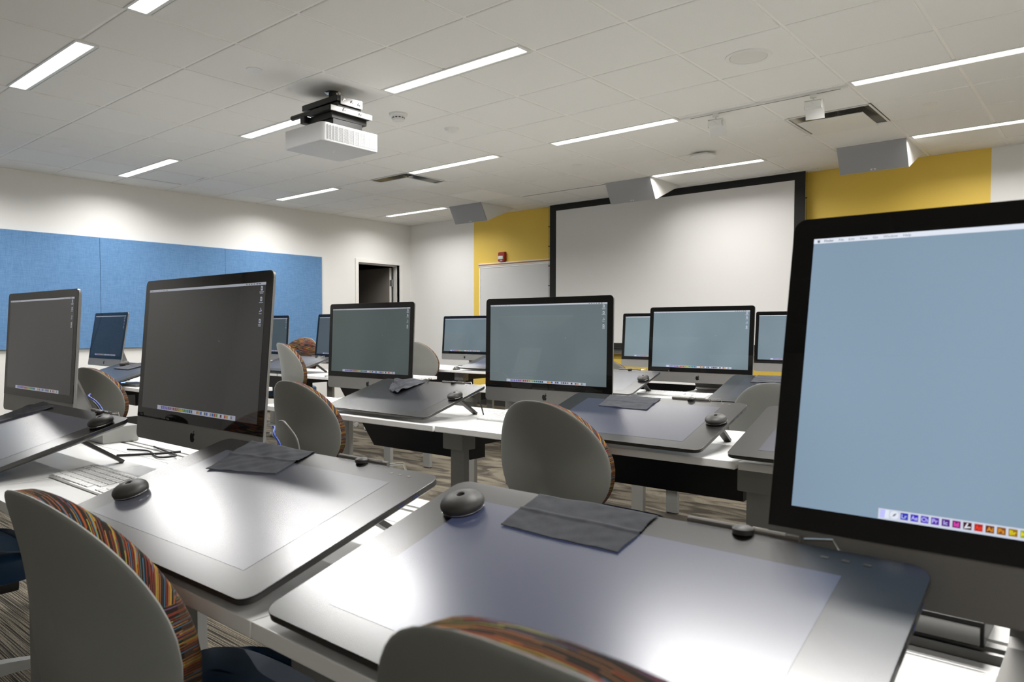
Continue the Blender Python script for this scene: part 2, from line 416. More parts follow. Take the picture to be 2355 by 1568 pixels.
# door frame, leaf standing open into the dark room behind
fr = MB(); fw = .055
for a, b_ in ((DY0-fw, DY0), (DY1, DY1+fw)): fr.box(XL-T-.012, XL+.014, a, b_, 0, DZ+fw)
fr.box(XL-T-.012, XL+.014, DY0, DY1, DZ, DZ+fw)
for a, b_ in ((DY0, DY0+.018), (DY1-.018, DY1)): fr.box(XL-T+.03, XL-.05, a, b_, 0, DZ-.018)
fr.box(XL-T+.03, XL-.05, DY0, DY1, DZ-.018, DZ)
struct(fr.build('trim_1', 'white_trim', smooth=False))
hx = XL-T-.02
d1 = MB().box(-.80, 0, -.045, 0, .01, DZ-.03).build('door_1', 'door_paint', loc=(hx, DY1-.02, 0), rot=(0, 0, R(2)), smooth=False); struct(d1)
MB().box(0, .002, -.044, -.001, .012, DZ-.032).build('door_edge', 'white_trim', d1, smooth=False)
for z in (.25, 1.0, DZ-.27):
    hg = MB().tube([(.012, .004, z-.055), (.012, .004, z+.055)], .008, 10)
    hg.box(.0022, .0045, -.043, 0, z-.05, z+.05); hg.build('hinge', 'rail_aluminium', d1)
MB().tube([(-.74, -.045, 1.0), (-.74, -.10, 1.0), (-.62, -.10, 1.0)], .01, 10).build('door_handle', 'rail_aluminium', d1)
# dark room behind the doorway
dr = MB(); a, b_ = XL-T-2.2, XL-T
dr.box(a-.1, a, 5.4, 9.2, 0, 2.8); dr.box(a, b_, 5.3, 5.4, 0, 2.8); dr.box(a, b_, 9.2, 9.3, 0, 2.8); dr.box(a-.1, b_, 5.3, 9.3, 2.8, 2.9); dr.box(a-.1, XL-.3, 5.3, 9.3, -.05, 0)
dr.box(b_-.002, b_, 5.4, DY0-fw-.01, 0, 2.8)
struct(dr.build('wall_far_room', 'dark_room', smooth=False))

# blue tack panels on the left wall
for k, (a, b_, lab) in enumerate([(.36, 1.86, 'blue fabric wall panel outside the picture, mirrored in the small navy computer'), (1.86, 3.369, 'blue fabric wall panel at the left edge of the picture'), (3.369, 4.881, 'blue fabric wall panel in the middle, behind the large near monitor'), (4.881, 6.372, 'blue fabric wall panel nearest the open doorway')]):
    p = MB().cbox(XL+.003, XL+.028, a+.0015, b_-.0015, CAM_Z-.221, CAM_Z+1.008, .003).build('tack_panel', 'blue_fabric'); tag(p, lab, 'wall panel', 'blue fabric panels on the left wall')

# marker board on the yellow wall
WX0, WX1, WZ0, WZ1 = -7.108, -1.15, CAM_Z-.30, CAM_Z+.892
wb = thing('whiteboard', 'wide whiteboard with aluminium tray behind the projection screen', 'whiteboard', (0, YF, 0))
MB().box(WX0+.02, WX1-.02, -.014, 0, WZ0+.02, WZ1-.02).build('writing_surface', 'marker_board', wb, smooth=False)
f_ = MB(); f_.box(WX0, WX0+.02, -.02, 0, WZ0, WZ1); f_.box(WX1-.02, WX1, -.02, 0, WZ0, WZ1); f_.box(WX0+.02, WX1-.02, -.02, 0, WZ0, WZ0+.02); f_.box(WX0+.02, WX1-.02, -.02, 0, WZ1-.02, WZ1)
f_.build('frame', 'grid_metal', wb, smooth=False)
rl = MB(); rl.cbox(WX0-.008, WX1+.008, -.03, 0, WZ1, WZ1+.045, .003, 0); rl.box(WX0-.006, WX1+.006, -.0315, -.030, WZ1+.012, WZ1+.032, 1)
rl.build('map_rail', ['grid_metal', 'cork_wood'], wb, smooth=False)
MB().cbox(WX0+.05, WX1-.05, -.09, -.02, WZ0-.02, WZ0-.003, .003).build('tray', 'aluminium', wb, smooth=False)

# projection screen
SX0, SX1, SY = -5.777, -2.531, YF-.115
ps = thing('projection_screen', 'large pulled-down projection screen with black border on the yellow wall', 'projection screen', (0, SY, 0))
z0, z1 = CAM_Z-.235, CEIL-.002
IX0, IX1, IZ0, IZ1 = -5.675, -2.64, CAM_Z-.18, CAM_Z+1.545
MB().box(IX0, IX1, -.0012, .0012, IZ0, IZ1).build('viewing_surface', 'screen_white', ps, smooth=False)
f_ = MB(); f_.box(SX0, IX0, -.0015, .0015, z0, z1); f_.box(IX1, SX1, -.0015, .0015, z0, z1); f_.box(IX0, IX1, -.0015, .0015, z0, IZ0); f_.box(IX0, IX1, -.0015, .0015, IZ1, z1)
f_.build('black_border', 'screen_black', ps, smooth=False)
MB().tube([(SX0-.02, 0, z0-.012), (SX1+.02, 0, z0-.012)], .014, 12).build('bottom_bar', 'screen_black', ps)
tk = MB()
for k in range(7):
    for xx in (SX0-.008, SX1+.008): tk.tube([(xx-.014, 0, z1-.28-.26*k), (xx+.010, 0, z1-.28-.26*k)], .007, 8)
tk.tube([(SX0-.014, 0, z0), (SX0-.014, 0, z1)], .0016, 6); tk.tube([(SX1+.014, 0, z0), (SX1+.014, 0, z1)], .0016, 6)
tk.build('tension_cord', 'black_plastic', ps)
cs = MB(); cs.cbox(SX0-.13, SX1+.13, SY-.06, SY-.02, CEIL-.010, CEIL-.0002, .002); cs.cbox(SX0-.13, SX1+.13, SY+.02, SY+.08, CEIL-.010, CEIL-.0002, .002)
tag(cs.build('screen_housing', 'white_enamel', smooth=False), 'long white ceiling slot housing above the projection screen', 'screen housing')

# fire alarm
fa = thing('fire_alarm', 'red wall fire alarm strobe above the whiteboard', 'fire alarm', (-6.675, YF, CAM_Z+1.012))
MB().prism(rrect(.125, .145, .02, 5), lambda u, v, l: (u*(1-.12*l), -.045*l, v*(1-.08*l))).build('housing', 'alarm_red', fa)
MB().cbox(-.045, .045, -.062, -.045, -.035, .01, .006).build('strobe_lens', 'strobe_lens', fa)
vs, fs, wd = text_mesh('FIRE', .026, True)
MB().add([(v[0]-wd/2, -.0462, v[1]-.062) for v in vs], fs).build('lettering', 'sticker_white', fa, smooth=False)

# ------------------------------------------------------------------ recessed lamps
cols = {'A': -8, 'B': -4, 'C': -1, 'D': 3, 'E': 8}
rows = [(7.205, 'fourth'), (5.375, 'third'), (3.435, 'second'), (1.715, 'first'), (-.12, 'behind'), (-1.95, 'back')]
labels = {(7.205, 'A'): 'lit ceiling strip beside the left grey speaker, in the far corner', (7.205, 'B'): None, (7.205, 'C'): 'lit ceiling strip just right of the middle grey speaker', (7.205, 'D'): 'lit ceiling strip beside the right-hand grey speaker',
 (5.375, 'A'): 'small lit ceiling strip far left, between two others by the blue panels', (5.375, 'B'): 'lit ceiling strip beside the square mirror-edged air diffuser', (5.375, 'C'): 'lit ceiling strip left of the track lights', (5.375, 'D'): 'long lit ceiling strip right of the track lights',
 (3.435, 'A'): 'lit ceiling strip near the left wall, beside a flat louvre vent', (3.435, 'B'): 'lit ceiling strip partly hidden behind the projector', (3.435, 'C'): 'longest lit ceiling strip, right of the projector', (3.435, 'D'): None,
 (1.715, 'B'): 'broad lit ceiling strip at the upper left', (1.715, 'C'): 'lit ceiling strip cut off by the top edge', (1.715, 'A'): None, (1.715, 'D'): None}
nl = 0
for yc, rn in rows:
    for ck, i0 in cols.items():
        if yc == 7.205 and ck == 'B': continue
        if ck == 'E' and yc > 6: continue
        if (yc < 0 and ck in 'BCD') or (yc == -.12 and ck == 'A'): continue
        xa = X0+G*i0+.03; xb = xa+2*G-.06
        if xb > XR-.1: xb = XR-.1
        lab = labels.get((yc, ck)) or 'lit recessed ceiling strip outside the picture'
        t = thing('ceiling_light', lab, 'ceiling light', ((xa+xb)/2, yc, CEIL), 0, 'recessed linear ceiling lights')
        hw = (xb-xa)/2; e = .010
        fm = MB(); fm.cbox(-hw-.02, hw+.02, -.062, -.048, -.006, .006, .002); fm.cbox(-hw-.02, hw+.02, .048, .066, -.006, .006, .002); fm.cbox(-hw-.02, -hw, -.048, .048, -.006, .006, .002); fm.cbox(hw, hw+.02, -.048, .048, -.006, .006, .002)
        fm.cbox(-hw, hw, .074, .082, -.004, .006, .001)
        fm.build('frame', 'white_enamel', t, smooth=False)
        MB().box(-hw, hw, -.048, .048, -.002, .004).build('diffuser', 'lamp_glow', t, smooth=False)
        ld = bpy.data.lights.new('lamp', 'AREA'); ld.shape = 'RECTANGLE'; ld.size = 2*hw-.01; ld.size_y = .085; ld.energy = LAMP_W*(.5 if yc < 0 else .68 if yc > 7 else 1.03); ld.color = (1.0, .985, .968); ld.spread = R(155)
        lo = bpy.data.objects.new('lamp_source', ld); C.objects.link(lo); lo.parent = t; lo.location = (0, 0, -.004)

# small round sprinkler covers and detectors
for x, y, lab in [(-4.17, 2.59, 'white sprinkler cover plate left of the projector'), (-7.21, 2.57, 'white sprinkler cover plate near the left wall'), (-7.19, 6.21, 'white sprinkler cover plate far away near the room corner'), (-4.17, 6.22, 'white sprinkler cover plate near the middle grey speaker'), (-1.12, 6.24, 'white sprinkler cover plate near the right-hand grey speaker')]:
    tag(MB().lathe([(0, -.004), (.045, -.004), (.05, -.002), (.05, 0)], 24).build('sprinkler_cover', 'white_enamel', loc=(x, y, CEIL)), lab, 'sprinkler cover', 'round sprinkler covers')
sp = thing('ceiling_speaker', 'round white speaker grille in the ceiling at upper right', 'ceiling speaker', (-1.745, 4.43, CEIL))
MB().lathe([(.105, -.003), (.11, -.007), (.132, -.005), (.135, 0)], 36).build('ring', 'white_enamel', sp)
MB().lathe([(0, -.006), (.105, -.005)], 36).build('grille', 'speaker_shell', sp)
sd = thing('smoke_detector', 'white smoke detector with slots right of the projector', 'smoke detector', (-4.2, 3.84, CEIL))
MB().lathe([(.072, 0), (.07, -.012), (.062, -.018)], 28).build('base', 'white_enamel', sd)
MB().lathe([(.048, -.018), (.048, -.040), (.040, -.052), (.015, -.058), (0, -.058)], 28).build('head', 'white_enamel', sd)
sl = MB()
for k in range(12):
    a = 2*math.pi*k/12; M = Matrix.Rotation(a, 4, 'Z')
    q = MB().box(.0455, .0492, -.008, .008, -.037, -.030); q.xf(M); sl.add(q.v, q.f)
sl.build('slot', 'vent_dark', sd, smooth=False)
oc = thing('occupancy_sensor', 'small domed white sensor on the ceiling beyond the smoke detector', 'sensor', (-4.18, 4.41, CEIL))
MB().lathe([(.062, 0), (.060, -.008), (.045, -.022), (.025, -.034), (0, -.036)], 28).build('dome', 'white_enamel', oc)
MB().cbox(-.012, .012, -.052, -.030, -.026, -.012, .003).build('lens', 'grid_metal', oc)
wp = MB().lathe([(.05, -.002), (.05, -.02), (.112, -.022), (.115, -.034), (.09, -.046), (0, -.052)], 36)
tag(wp.build('access_point', 'white_enamel', loc=(-3.0, 6.57, CEIL)), 'round white wireless access point hanging under the ceiling', 'access point')

# air diffusers, flat vents
def diffuser(i, j, lab):
    x, y = X0+G*(i+.5), Y0+G*(j+.5); h = G/2
    t = thing('air_diffuser', lab, 'air vent', (x, y, CEIL), 0, 'square plaque air diffusers')
    m = MB(); a, c = h-.006, .16
    m.add([(-a, -a, 0), (a, -a, 0), (a, a, 0), (-a, a, 0), (-c, -c, .10), (c, -c, .10), (c, c, .10), (-c, c, .10)], [(0, 1, 5, 4), (1, 2, 6, 5), (2, 3, 7, 6), (3, 0, 4, 7)])
    m.build('cone', 'rail_aluminium', t, smooth=False)
    MB().box(-h+.004, h-.004, -h+.004, -h+.018, -.003, .003).box(-h+.004, h-.004, h-.018, h-.004, -.003, .003).box(-h+.004, -h+.018, -h+.018, h-.018, -.003, .003).box(h-.018, h-.004, -h+.018, h-.018, -.003, .003).build('frame', 'white_enamel', t, smooth=False)
    MB().box(-.16, .16, -.16, .16, .098, .1).build('throat', 'vent_dark', t, smooth=False)
    MB().cbox(-.235, .235, -.235, .235, -.034, -.027, .003).build('plaque', 'white_enamel', t, smooth=False)
    MB().box(-.01, .01, -.002, .002, -.027, .1).build('hanger', 'rail_aluminium', t, smooth=False)
diffuser(-5, 5, 'square air diffuser with shiny edges left of the ceiling middle')
diffuser(2, 6, 'square air diffuser with yellow reflections between track lights and right speaker')
fv = thing('return_vent', 'flat slotted return vent by the left wall ceiling', 'air vent', (-7.81, 3.81, CEIL))
MB().cbox(-.285, .285, -.27, .27, -.004, .004, .002).build('panel', 'white_enamel', fv, smooth=False)
q = MB()
for k in range(30): q.box(-.262, -.246, -.25+.0168*k, -.25+.0168*k+.009, -.0045, -.0038)
q.box(.10, .27, .245, .25, -.0045, -.0038); q.build('slot', 'vent_dark', fv, smooth=False)
q = MB().cbox(-.29, .29, -.29, .29, -.002, .004, .001).build('access_tile', 'grid_metal', loc=(X0-4.5*G, Y0+7.5*G, CEIL)); tag(q, 'greyish flat perforated ceiling panel beside the left grey speaker', 'ceiling panel')

q = thing('slot_diffuser', 'long narrow slot diffuser in the ceiling between left and middle speakers', 'air vent', (-5.05, 7.23, CEIL))
MB().cbox(-.60, .60, -.05, -.022, -.006, 0, .001).cbox(-.60, .60, .022, .05, -.006, 0, .001).build('frame', 'grid_metal', q, smooth=False)
MB().box(-.60, .60, -.022, .022, -.002, 0).build('slot', 'frame_grey', q, smooth=False)
# track with two wall-wash heads
tr = thing('lighting_track', 'slim white lighting track between two ceiling strips', 'lighting track', (-2.05, 5.39, CEIL))
TRZ = CEIL-.014
MB().cbox(-.60, .60, -.016, .016, -.014, 0, .002).build('rail', 'white_enamel', tr, smooth=False)
MB().box(-.52, .56, -.005, .005, -.0146, -.0138).build('slot', 'vent_dark', tr, smooth=False)
def track_head(x, lab):
    t = thing('track_spotlight', lab, 'track light', (x, 5.39, TRZ), R(8), 'track light heads'); t.scale = (.72, .72, .72)
    MB().cbox(-.03, .03, -.014, .014, -.035, 0, .003).build('adapter', 'white_enamel', t)
    yk = MB().tube([(0, 0, -.035), (0, 0, -.055)], .006, 8); yk.cbox(-.075, .075, -.008, .008, -.06, -.054, .002); yk.cbox(-.078, -.073, -.02, .02, -.14, -.054, .002); yk.cbox(.073, .078, -.02, .02, -.14, -.054, .002)
    yk.build('yoke', 'white_enamel', t)
    pts = [(-.045, -.075), (-.03, -.125), (.01, -.14), (.05, -.12), (.055, -.075)]
    MB().prism([(a, b_) for a, b_ in pts], lambda u, v, l: (-.070+.14*l, u, v)).build('lamp_body', 'white_enamel', t)
    MB().grid(6, 6, lambda a, b_: (-.085+.17*a, .05+.05*b_+.02*math.sin(b_*2.4), -.06-.15*b_)).build('reflector_shield', 'white_enamel', t)
    MB().tube([(-.01, -.05, -.085), (.0, -.055, -.10), (.015, -.05, -.106)], .003, 6).build('clip', 'strobe_lens', t)
track_head(-2.365, 'left one of two white track light heads')
track_head(-1.665, 'right one of two white track light heads, above the yellow-tinted diffuser')

# wedge loudspeakers
def wedge(x, lab):
    t = thing('loudspeaker', lab, 'speaker', (x, 7.2, CEIL), 0, 'grey ceiling loudspeakers')
    w_ = .278; prof = [(0, 0), (.125, -.222), (.68, 0)]
    MB().prism([(a, b_) for a, b_ in prof], lambda u, v, l: (-w_+2*w_*l, u+.012, v)).build('cabinet', 'speaker_shell', t, smooth=False)
    s_, c_ = .222/math.hypot(.125, .222), .125/math.hypot(.125, .222)
    g = MB().prism([(-w_, .004), (w_, .004), (w_, -.251), (-w_, -.251)], lambda u, v, l: (u, c_*(-v)-s_*.012*(l)+.004, -s_*(-v)-c_*.012*l))
    g.build('grille', 'speaker_grille', t, smooth=False)
    def fp(u, v, n): return (u, c_*v-s_*n+.004, -s_*v-c_*n)
    bd = MB(); bd.add([fp(-.022, .225, .0135), (fp(.022, .225, .0135)), fp(.022, .24, .0135), fp(-.022, .24, .0135)], [(0, 1, 2, 3)])
    bd.build('badge', 'sticker_white', t, smooth=False)
    vs, fs, wd = text_mesh('JBL', .013, True)
    MB().add([fp(v[0]-wd/2, .2365-v[1], .0140) for v in vs], fs).build('lettering', 'black_plastic', t, smooth=False)
wedge(-6.588, 'grey ceiling loudspeaker at left, in front of the white wall edge')
wedge(-4.162, 'grey ceiling loudspeaker in the middle, overlapping the projection screen')
wedge(-1.737, 'grey ceiling loudspeaker at right against the yellow wall')

# ------------------------------------------------------------------ projector
pj = thing('projector', 'white ceiling projector hanging from a black bracket', 'projector', (-4.075, 3.117, CAM_Z+1.2))
bw, bd_, bh = .213, .237, .117
MB().prism(rrect(2*bw, 2*bd_, .03, 6), lambda u, v, l: (u*(1-(.015 if l == 0 else 0)), v*(1-(.015 if l == 0 else 0)), bh*l), levels=(0, .06, 1)).build('housing', 'projector_white', pj)
MB().prism(rrect(2*bw-.012, 2*bd_-.012, .03, 6), lambda u, v, l: (u, v, -.0015+.002*l)).build('underside', 'projector_under', pj)
MB().add([(-.12, -.18, bh), (.14, -.18, bh), (.17, .20, bh), (-.12, .20, bh), (-.08, -.10, bh+.035), (.09, -.10, bh+.035), (.09, .14, bh+.035), (-.08, .14, bh+.035)], [(3, 2, 1, 0), (4, 5, 6, 7), (0, 1, 5, 4), (1, 2, 6, 5), (2, 3, 7, 6), (3, 0, 4, 7)]).build('top_cover', 'projector_under', pj, smooth=False)
gr = MB().box(bw-.002, bw+.0012, -.198, .205, .014, .102, 1)
for k in range(16): gr.box(bw, bw+.003, -.198, .205, .0135+.0056*k, .0135+.0056*k+.0026, 0)
for k, yy in enumerate((-.198, -.172, -.147, -.118, -.075, -.030, .015, .06, .105, .15, .2)): gr.box(bw, bw+.0045, yy, yy+(.006 if k == 3 else .0035), .012, .104, 0)
gr.build('vent_grille', ['projector_white', 'vent_dark'], pj, smooth=False)
MB().lathe([(.045, 0), (.045, .03), (.036, .034), (.034, .01), (0, .01)], 24).xf(Matrix.Translation((.02, bd_-.002, .06)) @ Matrix.Rotation(R(-90), 4, 'X')).build('lens', 'glass_black', pj)
vs, fs, wd = text_mesh('CANON', .016, True)
MB().add([(-(v[1])*1+.02, v[0]-wd/2, -.0022) for v in vs], fs).xf(Matrix.Rotation(R(60), 4, 'Z')).build('lettering', 'projector_white', pj, smooth=False)
mb = MB()
mb.tube([(-.09, .08, .34), (-.09, .08, CEIL-CAM_Z-1.2)], .027, 16)
mb.cbox(-.28, .113, -.04, .18, .312, .350, .003); mb.cbox(-.25, .105, -.03, .17, .276, .308, .003)
mb.cbox(-.12, .113, -.10, .265, .243, .272, .008); mb.cbox(-.20, .08, -.06, .24, .20, .243, .004)
mb.tube([(-.33, -.085, .262), (-.10, -.085, .262)], .017, 12)
mb.cbox(-.09, .08, -.05, .20, bh+.02, .20, .004); mb.cbox(-.22, -.17, -.10, -.04, .20, .25, .008)
mb.build('mounting_bracket', 'black_steel', pj, smooth=False)
br = MB(); br.cbox(.1135, .118, -.015, .175, .292, .350, .004); br.cbox(.1135, .1165, -.095, .262, .236, .274, .004)
br.build('side_plate', 'bracket_steel', pj)
for yy, zz in ((.01, .327), (.08, .322), (.14, .318), (.015, .258), (.15, .255)):
    MB().lathe([(0, .009), (.008, .008), (.013, 0)], 12).build('bolt', 'chrome', pj, loc=(.117, yy, zz), rot=(0, R(90), 0))
MB().lathe([(.055, -.002), (.05, -.006), (.026, -.008)], 28).build('ceiling_ring', 'chrome', pj, loc=(-.09, .08, CEIL-CAM_Z-1.2))

# ------------------------------------------------------------------ desks
D = .636
def desk(x0, x1, yf, lab, rz=0, left_leg=True, right_leg=False, open_rail=False, tray=(.45, None), group='white classroom desks'):
    t = thing('desk', lab, 'desk', (x0, yf, TZ), rz, group); wd = x1-x0-.002
    MB().cbox(0, wd, 0, .463, -.024, 0, .003).build('worktop', 'laminate', t)
    if open_rail:
        rr = MB(); rr.box(0, wd, .466, .54, -.020, -.014); rr.cbox(0, wd, .4665, .474, -.014, -.002, .001); rr.cbox(0, wd, .484, .510, -.014, -.006, .002); rr.cbox(0, wd, .532, .54, -.014, -.002, .001)
        rr.build('cable_channel', 'rail_aluminium', t)
    else:
        MB().cbox(0, wd, .466, .540, -.02, -.0005, .002).build('cable_cover', 'laminate', t)
    MB().box(.005, wd-.005, .541, .578, -.02, -.012).build('slot_liner', 'black_steel', t, smooth=False)
    MB().cbox(0, wd, .553, .570, -.018, -.001, .001).build('rail', 'white_enamel', t)
    MB().cbox(0, wd, .579, D, -.024, 0, .003).build('rear_worktop', 'laminate', t)
    def leg(x, y): MB().cbox(x-.037, x+.037, y-.016, y+.016, -TZ+.006, -.1, .004).build('leg', 'desk_steel', t); 
    for side, on in ((.018, left_leg), (wd-.018, right_leg)):
        if not on: continue
        MB().cbox(side-.055, side+.055, .085, .165, -.105, -.026, .006).build('leg_bracket', 'desk_steel', t)
        MB().cbox(side-.045, side+.045, .166, .50, -.095, -.026, .003).build('leg_beam', 'black_steel', t)  # black colour stands in for the shade on the beam under the worktop
        leg(side, .13); leg(side, .545)
        MB().cbox(side-.032, side+.032, .116, .144, -TZ, -TZ+.006, .002).build('foot', 'black_plastic', t); MB().cbox(side-.032, side+.032, .531, .559, -TZ, -TZ+.006, .002).build('foot', 'black_plastic', t)
    a, b_ = tray; b_ = wd-.10 if b_ is None else b_
    # sagging black cable trough: slanted cheek at its left end
    tm = MB(); th = .004
    y0_, y1_ = .33, .44
    def tz(k): return (-.03, -.12, -.195)[k]
    tm.add([(a-.10, y0_, -.026), (b_, y0_, -.026), (b_, y0_+.01, -.19), (a+.03, y0_+.01, -.19), (a-.10, y0_+th, -.026), (b_, y0_+th, -.026), (b_, y0_+.01+th, -.19), (a+.03, y0_+.01+th, -.19)],
           [(0, 1, 2, 3), (7, 6, 5, 4), (0, 4, 5, 1), (1, 5, 6, 2), (2, 6, 7, 3), (3, 7, 4, 0)])
    tm.add([(a+.03, y0_+.01, -.19), (b_, y0_+.01, -.19), (b_, y1_, -.19), (a+.03, y1_, -.19), (a+.03, y0_+.01, -.194), (b_, y0_+.01, -.194), (b_, y1_, -.194), (a+.03, y1_, -.194)], [(0, 1, 2, 3), (7, 6, 5, 4), (0, 4, 5, 1), (1, 5, 6, 2), (2, 6, 7, 3), (3, 7, 4, 0)])
    tm.box(b_-.004, b_, y0_+.006, y1_, -.19, -.026)
    tm.add([(a-.10, y0_+.004, -.026), (a+.03, y0_+.012, -.19), (a+.03, y1_, -.19), (a-.10, y1_, -.026)], [(0, 1, 2, 3)])
    tm.build('cable_trough', 'black_steel', t, smooth=False)
    return t
J = [-3.29, -2.075, -.858, .36, 1.575]
desk(J[0], J[1], .519, 'white desk at the far left of the front row under keyboard and tablet')
desk(J[1], J[2], .519, 'white desk in the front row below the large grey-screened monitor')
desk(J[2], J[3], .519, 'nearest white desk at lower right with an open aluminium cable channel', right_leg=True, open_rail=True)
desk(J[0]+.01, J[1]+.02, 2.045, 'white desk in the second row under the crumpled cloth tablet', R(.6))
desk(J[1]+.025, J[2]+.015, 2.062, 'white desk in the second row behind the middle grey chair', R(.9))
desk(J[2]+.02, J[3], 2.088, 'white desk in the second row, mostly behind the nearest monitor', 0, right_leg=True)
desk(J[0]-.02, J[1]+.02, 3.535, 'white desk in the third row whose tablet shows beside the middle monitor')
desk(J[1]+.022, J[2], 3.535, 'white desk in the third row with long white keyboard')
desk(J[2]+.0, J[3], 3.535, 'white desk in the third row, hidden at the right', right_leg=True)
desk(-5.45, -4.16, 3.58, 'white desk of the left block, third row, behind the small grey chair', right_leg=True)
desk(-6.72, -5.46, 3.58, 'white desk of the left block, third row, nearest the blue panels')
desk(-5.45, -4.20, 2.085, 'white desk of the left block, second row, right half', right_leg=True)
desk(-6.72, -5.46, 2.085, 'white desk of the left block, second row, nearest the wall')
desk(-4.72, -3.51, 4.965, 'white desk of the fourth row beside the round-backed far chair', right_leg=False)
desk(-5.94, -4.73, 4.965, 'white desk of the fourth row under the far left monitor')
desk(-3.50, -2.29, 5.0, 'white desk of the fourth row under the monitor left of centre')
desk(-2.28, -1.06, 5.0, 'white desk of the fourth row under the far right monitor', right_leg=True)

# ------------------------------------------------------------------ computers
W_, GH, BH = .650, .391, .452
DX0 = .0266; SW, SH, ST = W_-2*DX0, .3356, .028
def apple_outline():
    """silhouette of the fruit, width about 1"""
    pts = []
    right = [(0, .30), (.12, .37), (.26, .40), (.40, .34), (.47, .24)]
    bite = [(.36, .16), (.30, .05), (.30, -.06), (.36, -.17), (.47, -.24)]
    rb = [(.42, -.36), (.33, -.50), (.22, -.60), (.12, -.60), (0, -.555)]
    lb = [(-.12, -.60), (-.22, -.60), (-.34, -.48), (-.44, -.30), (-.49, -.08), (-.48, .12), (-.41, .28), (-.28, .38), (-.14, .38)]
    return right+bite+rb+lb
def on_panel(pts2, y=-.0004):
    return [(p[0], y, p[1]) for p in pts2]
def make_computer():
    t = thing('desktop_computer', '', 'computer', (0, 0, 0), 0, 'all-in-one computers on the desks')
    # panel frame: an outline prism with thin edges and a swelling back
    bk = MB(); out = rrect(W_, BH, .016, 6, 0, -BH/2)
    def bf(u, v, l):
        y = {0: .0, 1: .006, 2: .016, 3: .036, 4: .046}[l]; k = {0: 1, 1: 1, 2: .955, 3: .68, 4: .42}[l]
        return (u*k, y, (v+BH/2)*k-BH/2)
    bk.prism(out, bf, levels=(0, 1, 2, 3, 4)); bk.build('body', 'aluminium', t)
    ch = MB().prism(rrect(W_-.003, BH-GH-.002, .015, 6, 0, -(GH+BH)/2, corners=(1, 0, 0, 1)), lambda u, v, l: (u, -.0012+.0011*l, v)); ch.build('chin', 'aluminium', t)
    g = MB().prism(rrect(W_-.002, GH-.001, .015, 6, 0, -GH/2, corners=(0, 1, 1, 0)), lambda u, v, l: (u, -.0018+.0017*l, v)); g.build('front_glass', 'glass_black', t)
    ds = MB().add([(-SW/2, -.0021, -ST-SH), (SW/2, -.0021, -ST-SH), (SW/2, -.0021, -ST), (-SW/2, -.0021, -ST)], [(0, 1, 2, 3)]).build('display', 'display', t, smooth=False); ds['lit'] = 1
    # menu bar with its words
    y1, y2, y3 = -.0024, -.0026, -.0028
    mbn = MB().add([(-SW/2, y1, -ST-.0062), (SW/2, y1, -ST-.0062), (SW/2, y1, -ST), (-SW/2, y1, -ST)], [(0, 1, 2, 3)], 0)
    xx = -SW/2+.006
    k = .0022; mbn.add([(xx+p[0]*.0036, y2, -ST-.0032+p[1]*.0036) for p in apple_outline()], [tuple(range(len(apple_outline())))], 1)
    xx = -SW/2+.0125
    for wtxt in ('Finder', 'File', 'Edit', 'View', 'Go', 'Window', 'Help'):
        vs, fs, wd = text_mesh(wtxt, .0044, wtxt == 'Finder'); mbn.add([(xx+v[0], y2, -ST-.0047+v[1]) for v in vs], fs, 1); xx += wd+.0058
    for q_ in range(6): mbn.add([(SW/2-.085+.011*q_, y2, -ST-.0044), (SW/2-.085+.011*q_+.004+.004*(q_ > 3), y2, -ST-.0044), (SW/2-.085+.011*q_+.004+.004*(q_ > 3), y2, -ST-.0018), (SW/2-.085+.011*q_, y2, -ST-.0018)], [(0, 1, 2, 3)], 1)
    o = mbn.build('menu_bar', ['px_white', 'px_dark'], ds, smooth=False); o['lit2'] = 1
    # dock with its icons
    L_ = .4075; xa = -L_/2; zb = -ST-SH+.0003; zt = zb+.0118
    dk = MB().add([(xa, y1, zb), (-xa, y1, zb), (-xa, y1, zt), (xa, y1, zt)], [(0, 1, 2, 3)], 0)
    names = ['px_dock', 'px_white', 'px_dark', 'px_blue'] + ['px_%d' % q_ for q_ in range(24)] + ['px_pink', 'px_red', 'px_amber', 'px_yellow', 'px_lilac']
    ix = {n: q_ for q_, n in enumerate(names)}
    letters = {0: 'Lr', 1: 'Ae', 2: 'Ch', 3: 'Pr', 4: 'Ic', 5: 'Id', 7: 'An', 8: 'Ai', 9: 'Ps', 10: 'Br', 11: 'Mu', 12: 'Dw'}
    lc = {0: 'px_lilac', 1: 'px_lilac', 2: 'px_lilac', 3: 'px_lilac', 4: 'px_lilac', 5: 'px_pink', 7: 'px_red', 8: 'px_amber', 9: 'px_amber', 10: 'px_yellow', 11: 'px_yellow', 12: 'px_yellow'}
    zc = (zb+zt)/2+.0004; hs = .0037
    def tile(xc, mi, h=hs): dk.add([(xc-h, y2, zc-h), (xc+h, y2, zc-h), (xc+h, y2, zc+h), (xc-h, y2, zc+h)], [(0, 1, 2, 3)], ix[mi])
    xc = xa+.0065
    tile(xc, 'px_white', .0044); dk.add([(xc-.0044, y3, zc-.0044), (xc, y3, zc-.0044), (xc+.0008, y3, zc+.0044), (xc-.0044, y3, zc+.0044)], [(0, 1, 2, 3)], ix['px_lilac'])
    xc += .0098
    dk.add([(xc+.0044*math.cos(a*math.pi/8), y2, zc+.0044*math.sin(a*math.pi/8)) for a in range(16)], [tuple(range(16))], ix['px_white'])
    dk.add([(xc-.002, y3, zc-.002), (xc+.0008, y3, zc-.0006), (xc+.0022, y3, zc+.0024), (xc-.0006, y3, zc+.0008)], [(0, 1, 2, 3)], ix['px_dark'])
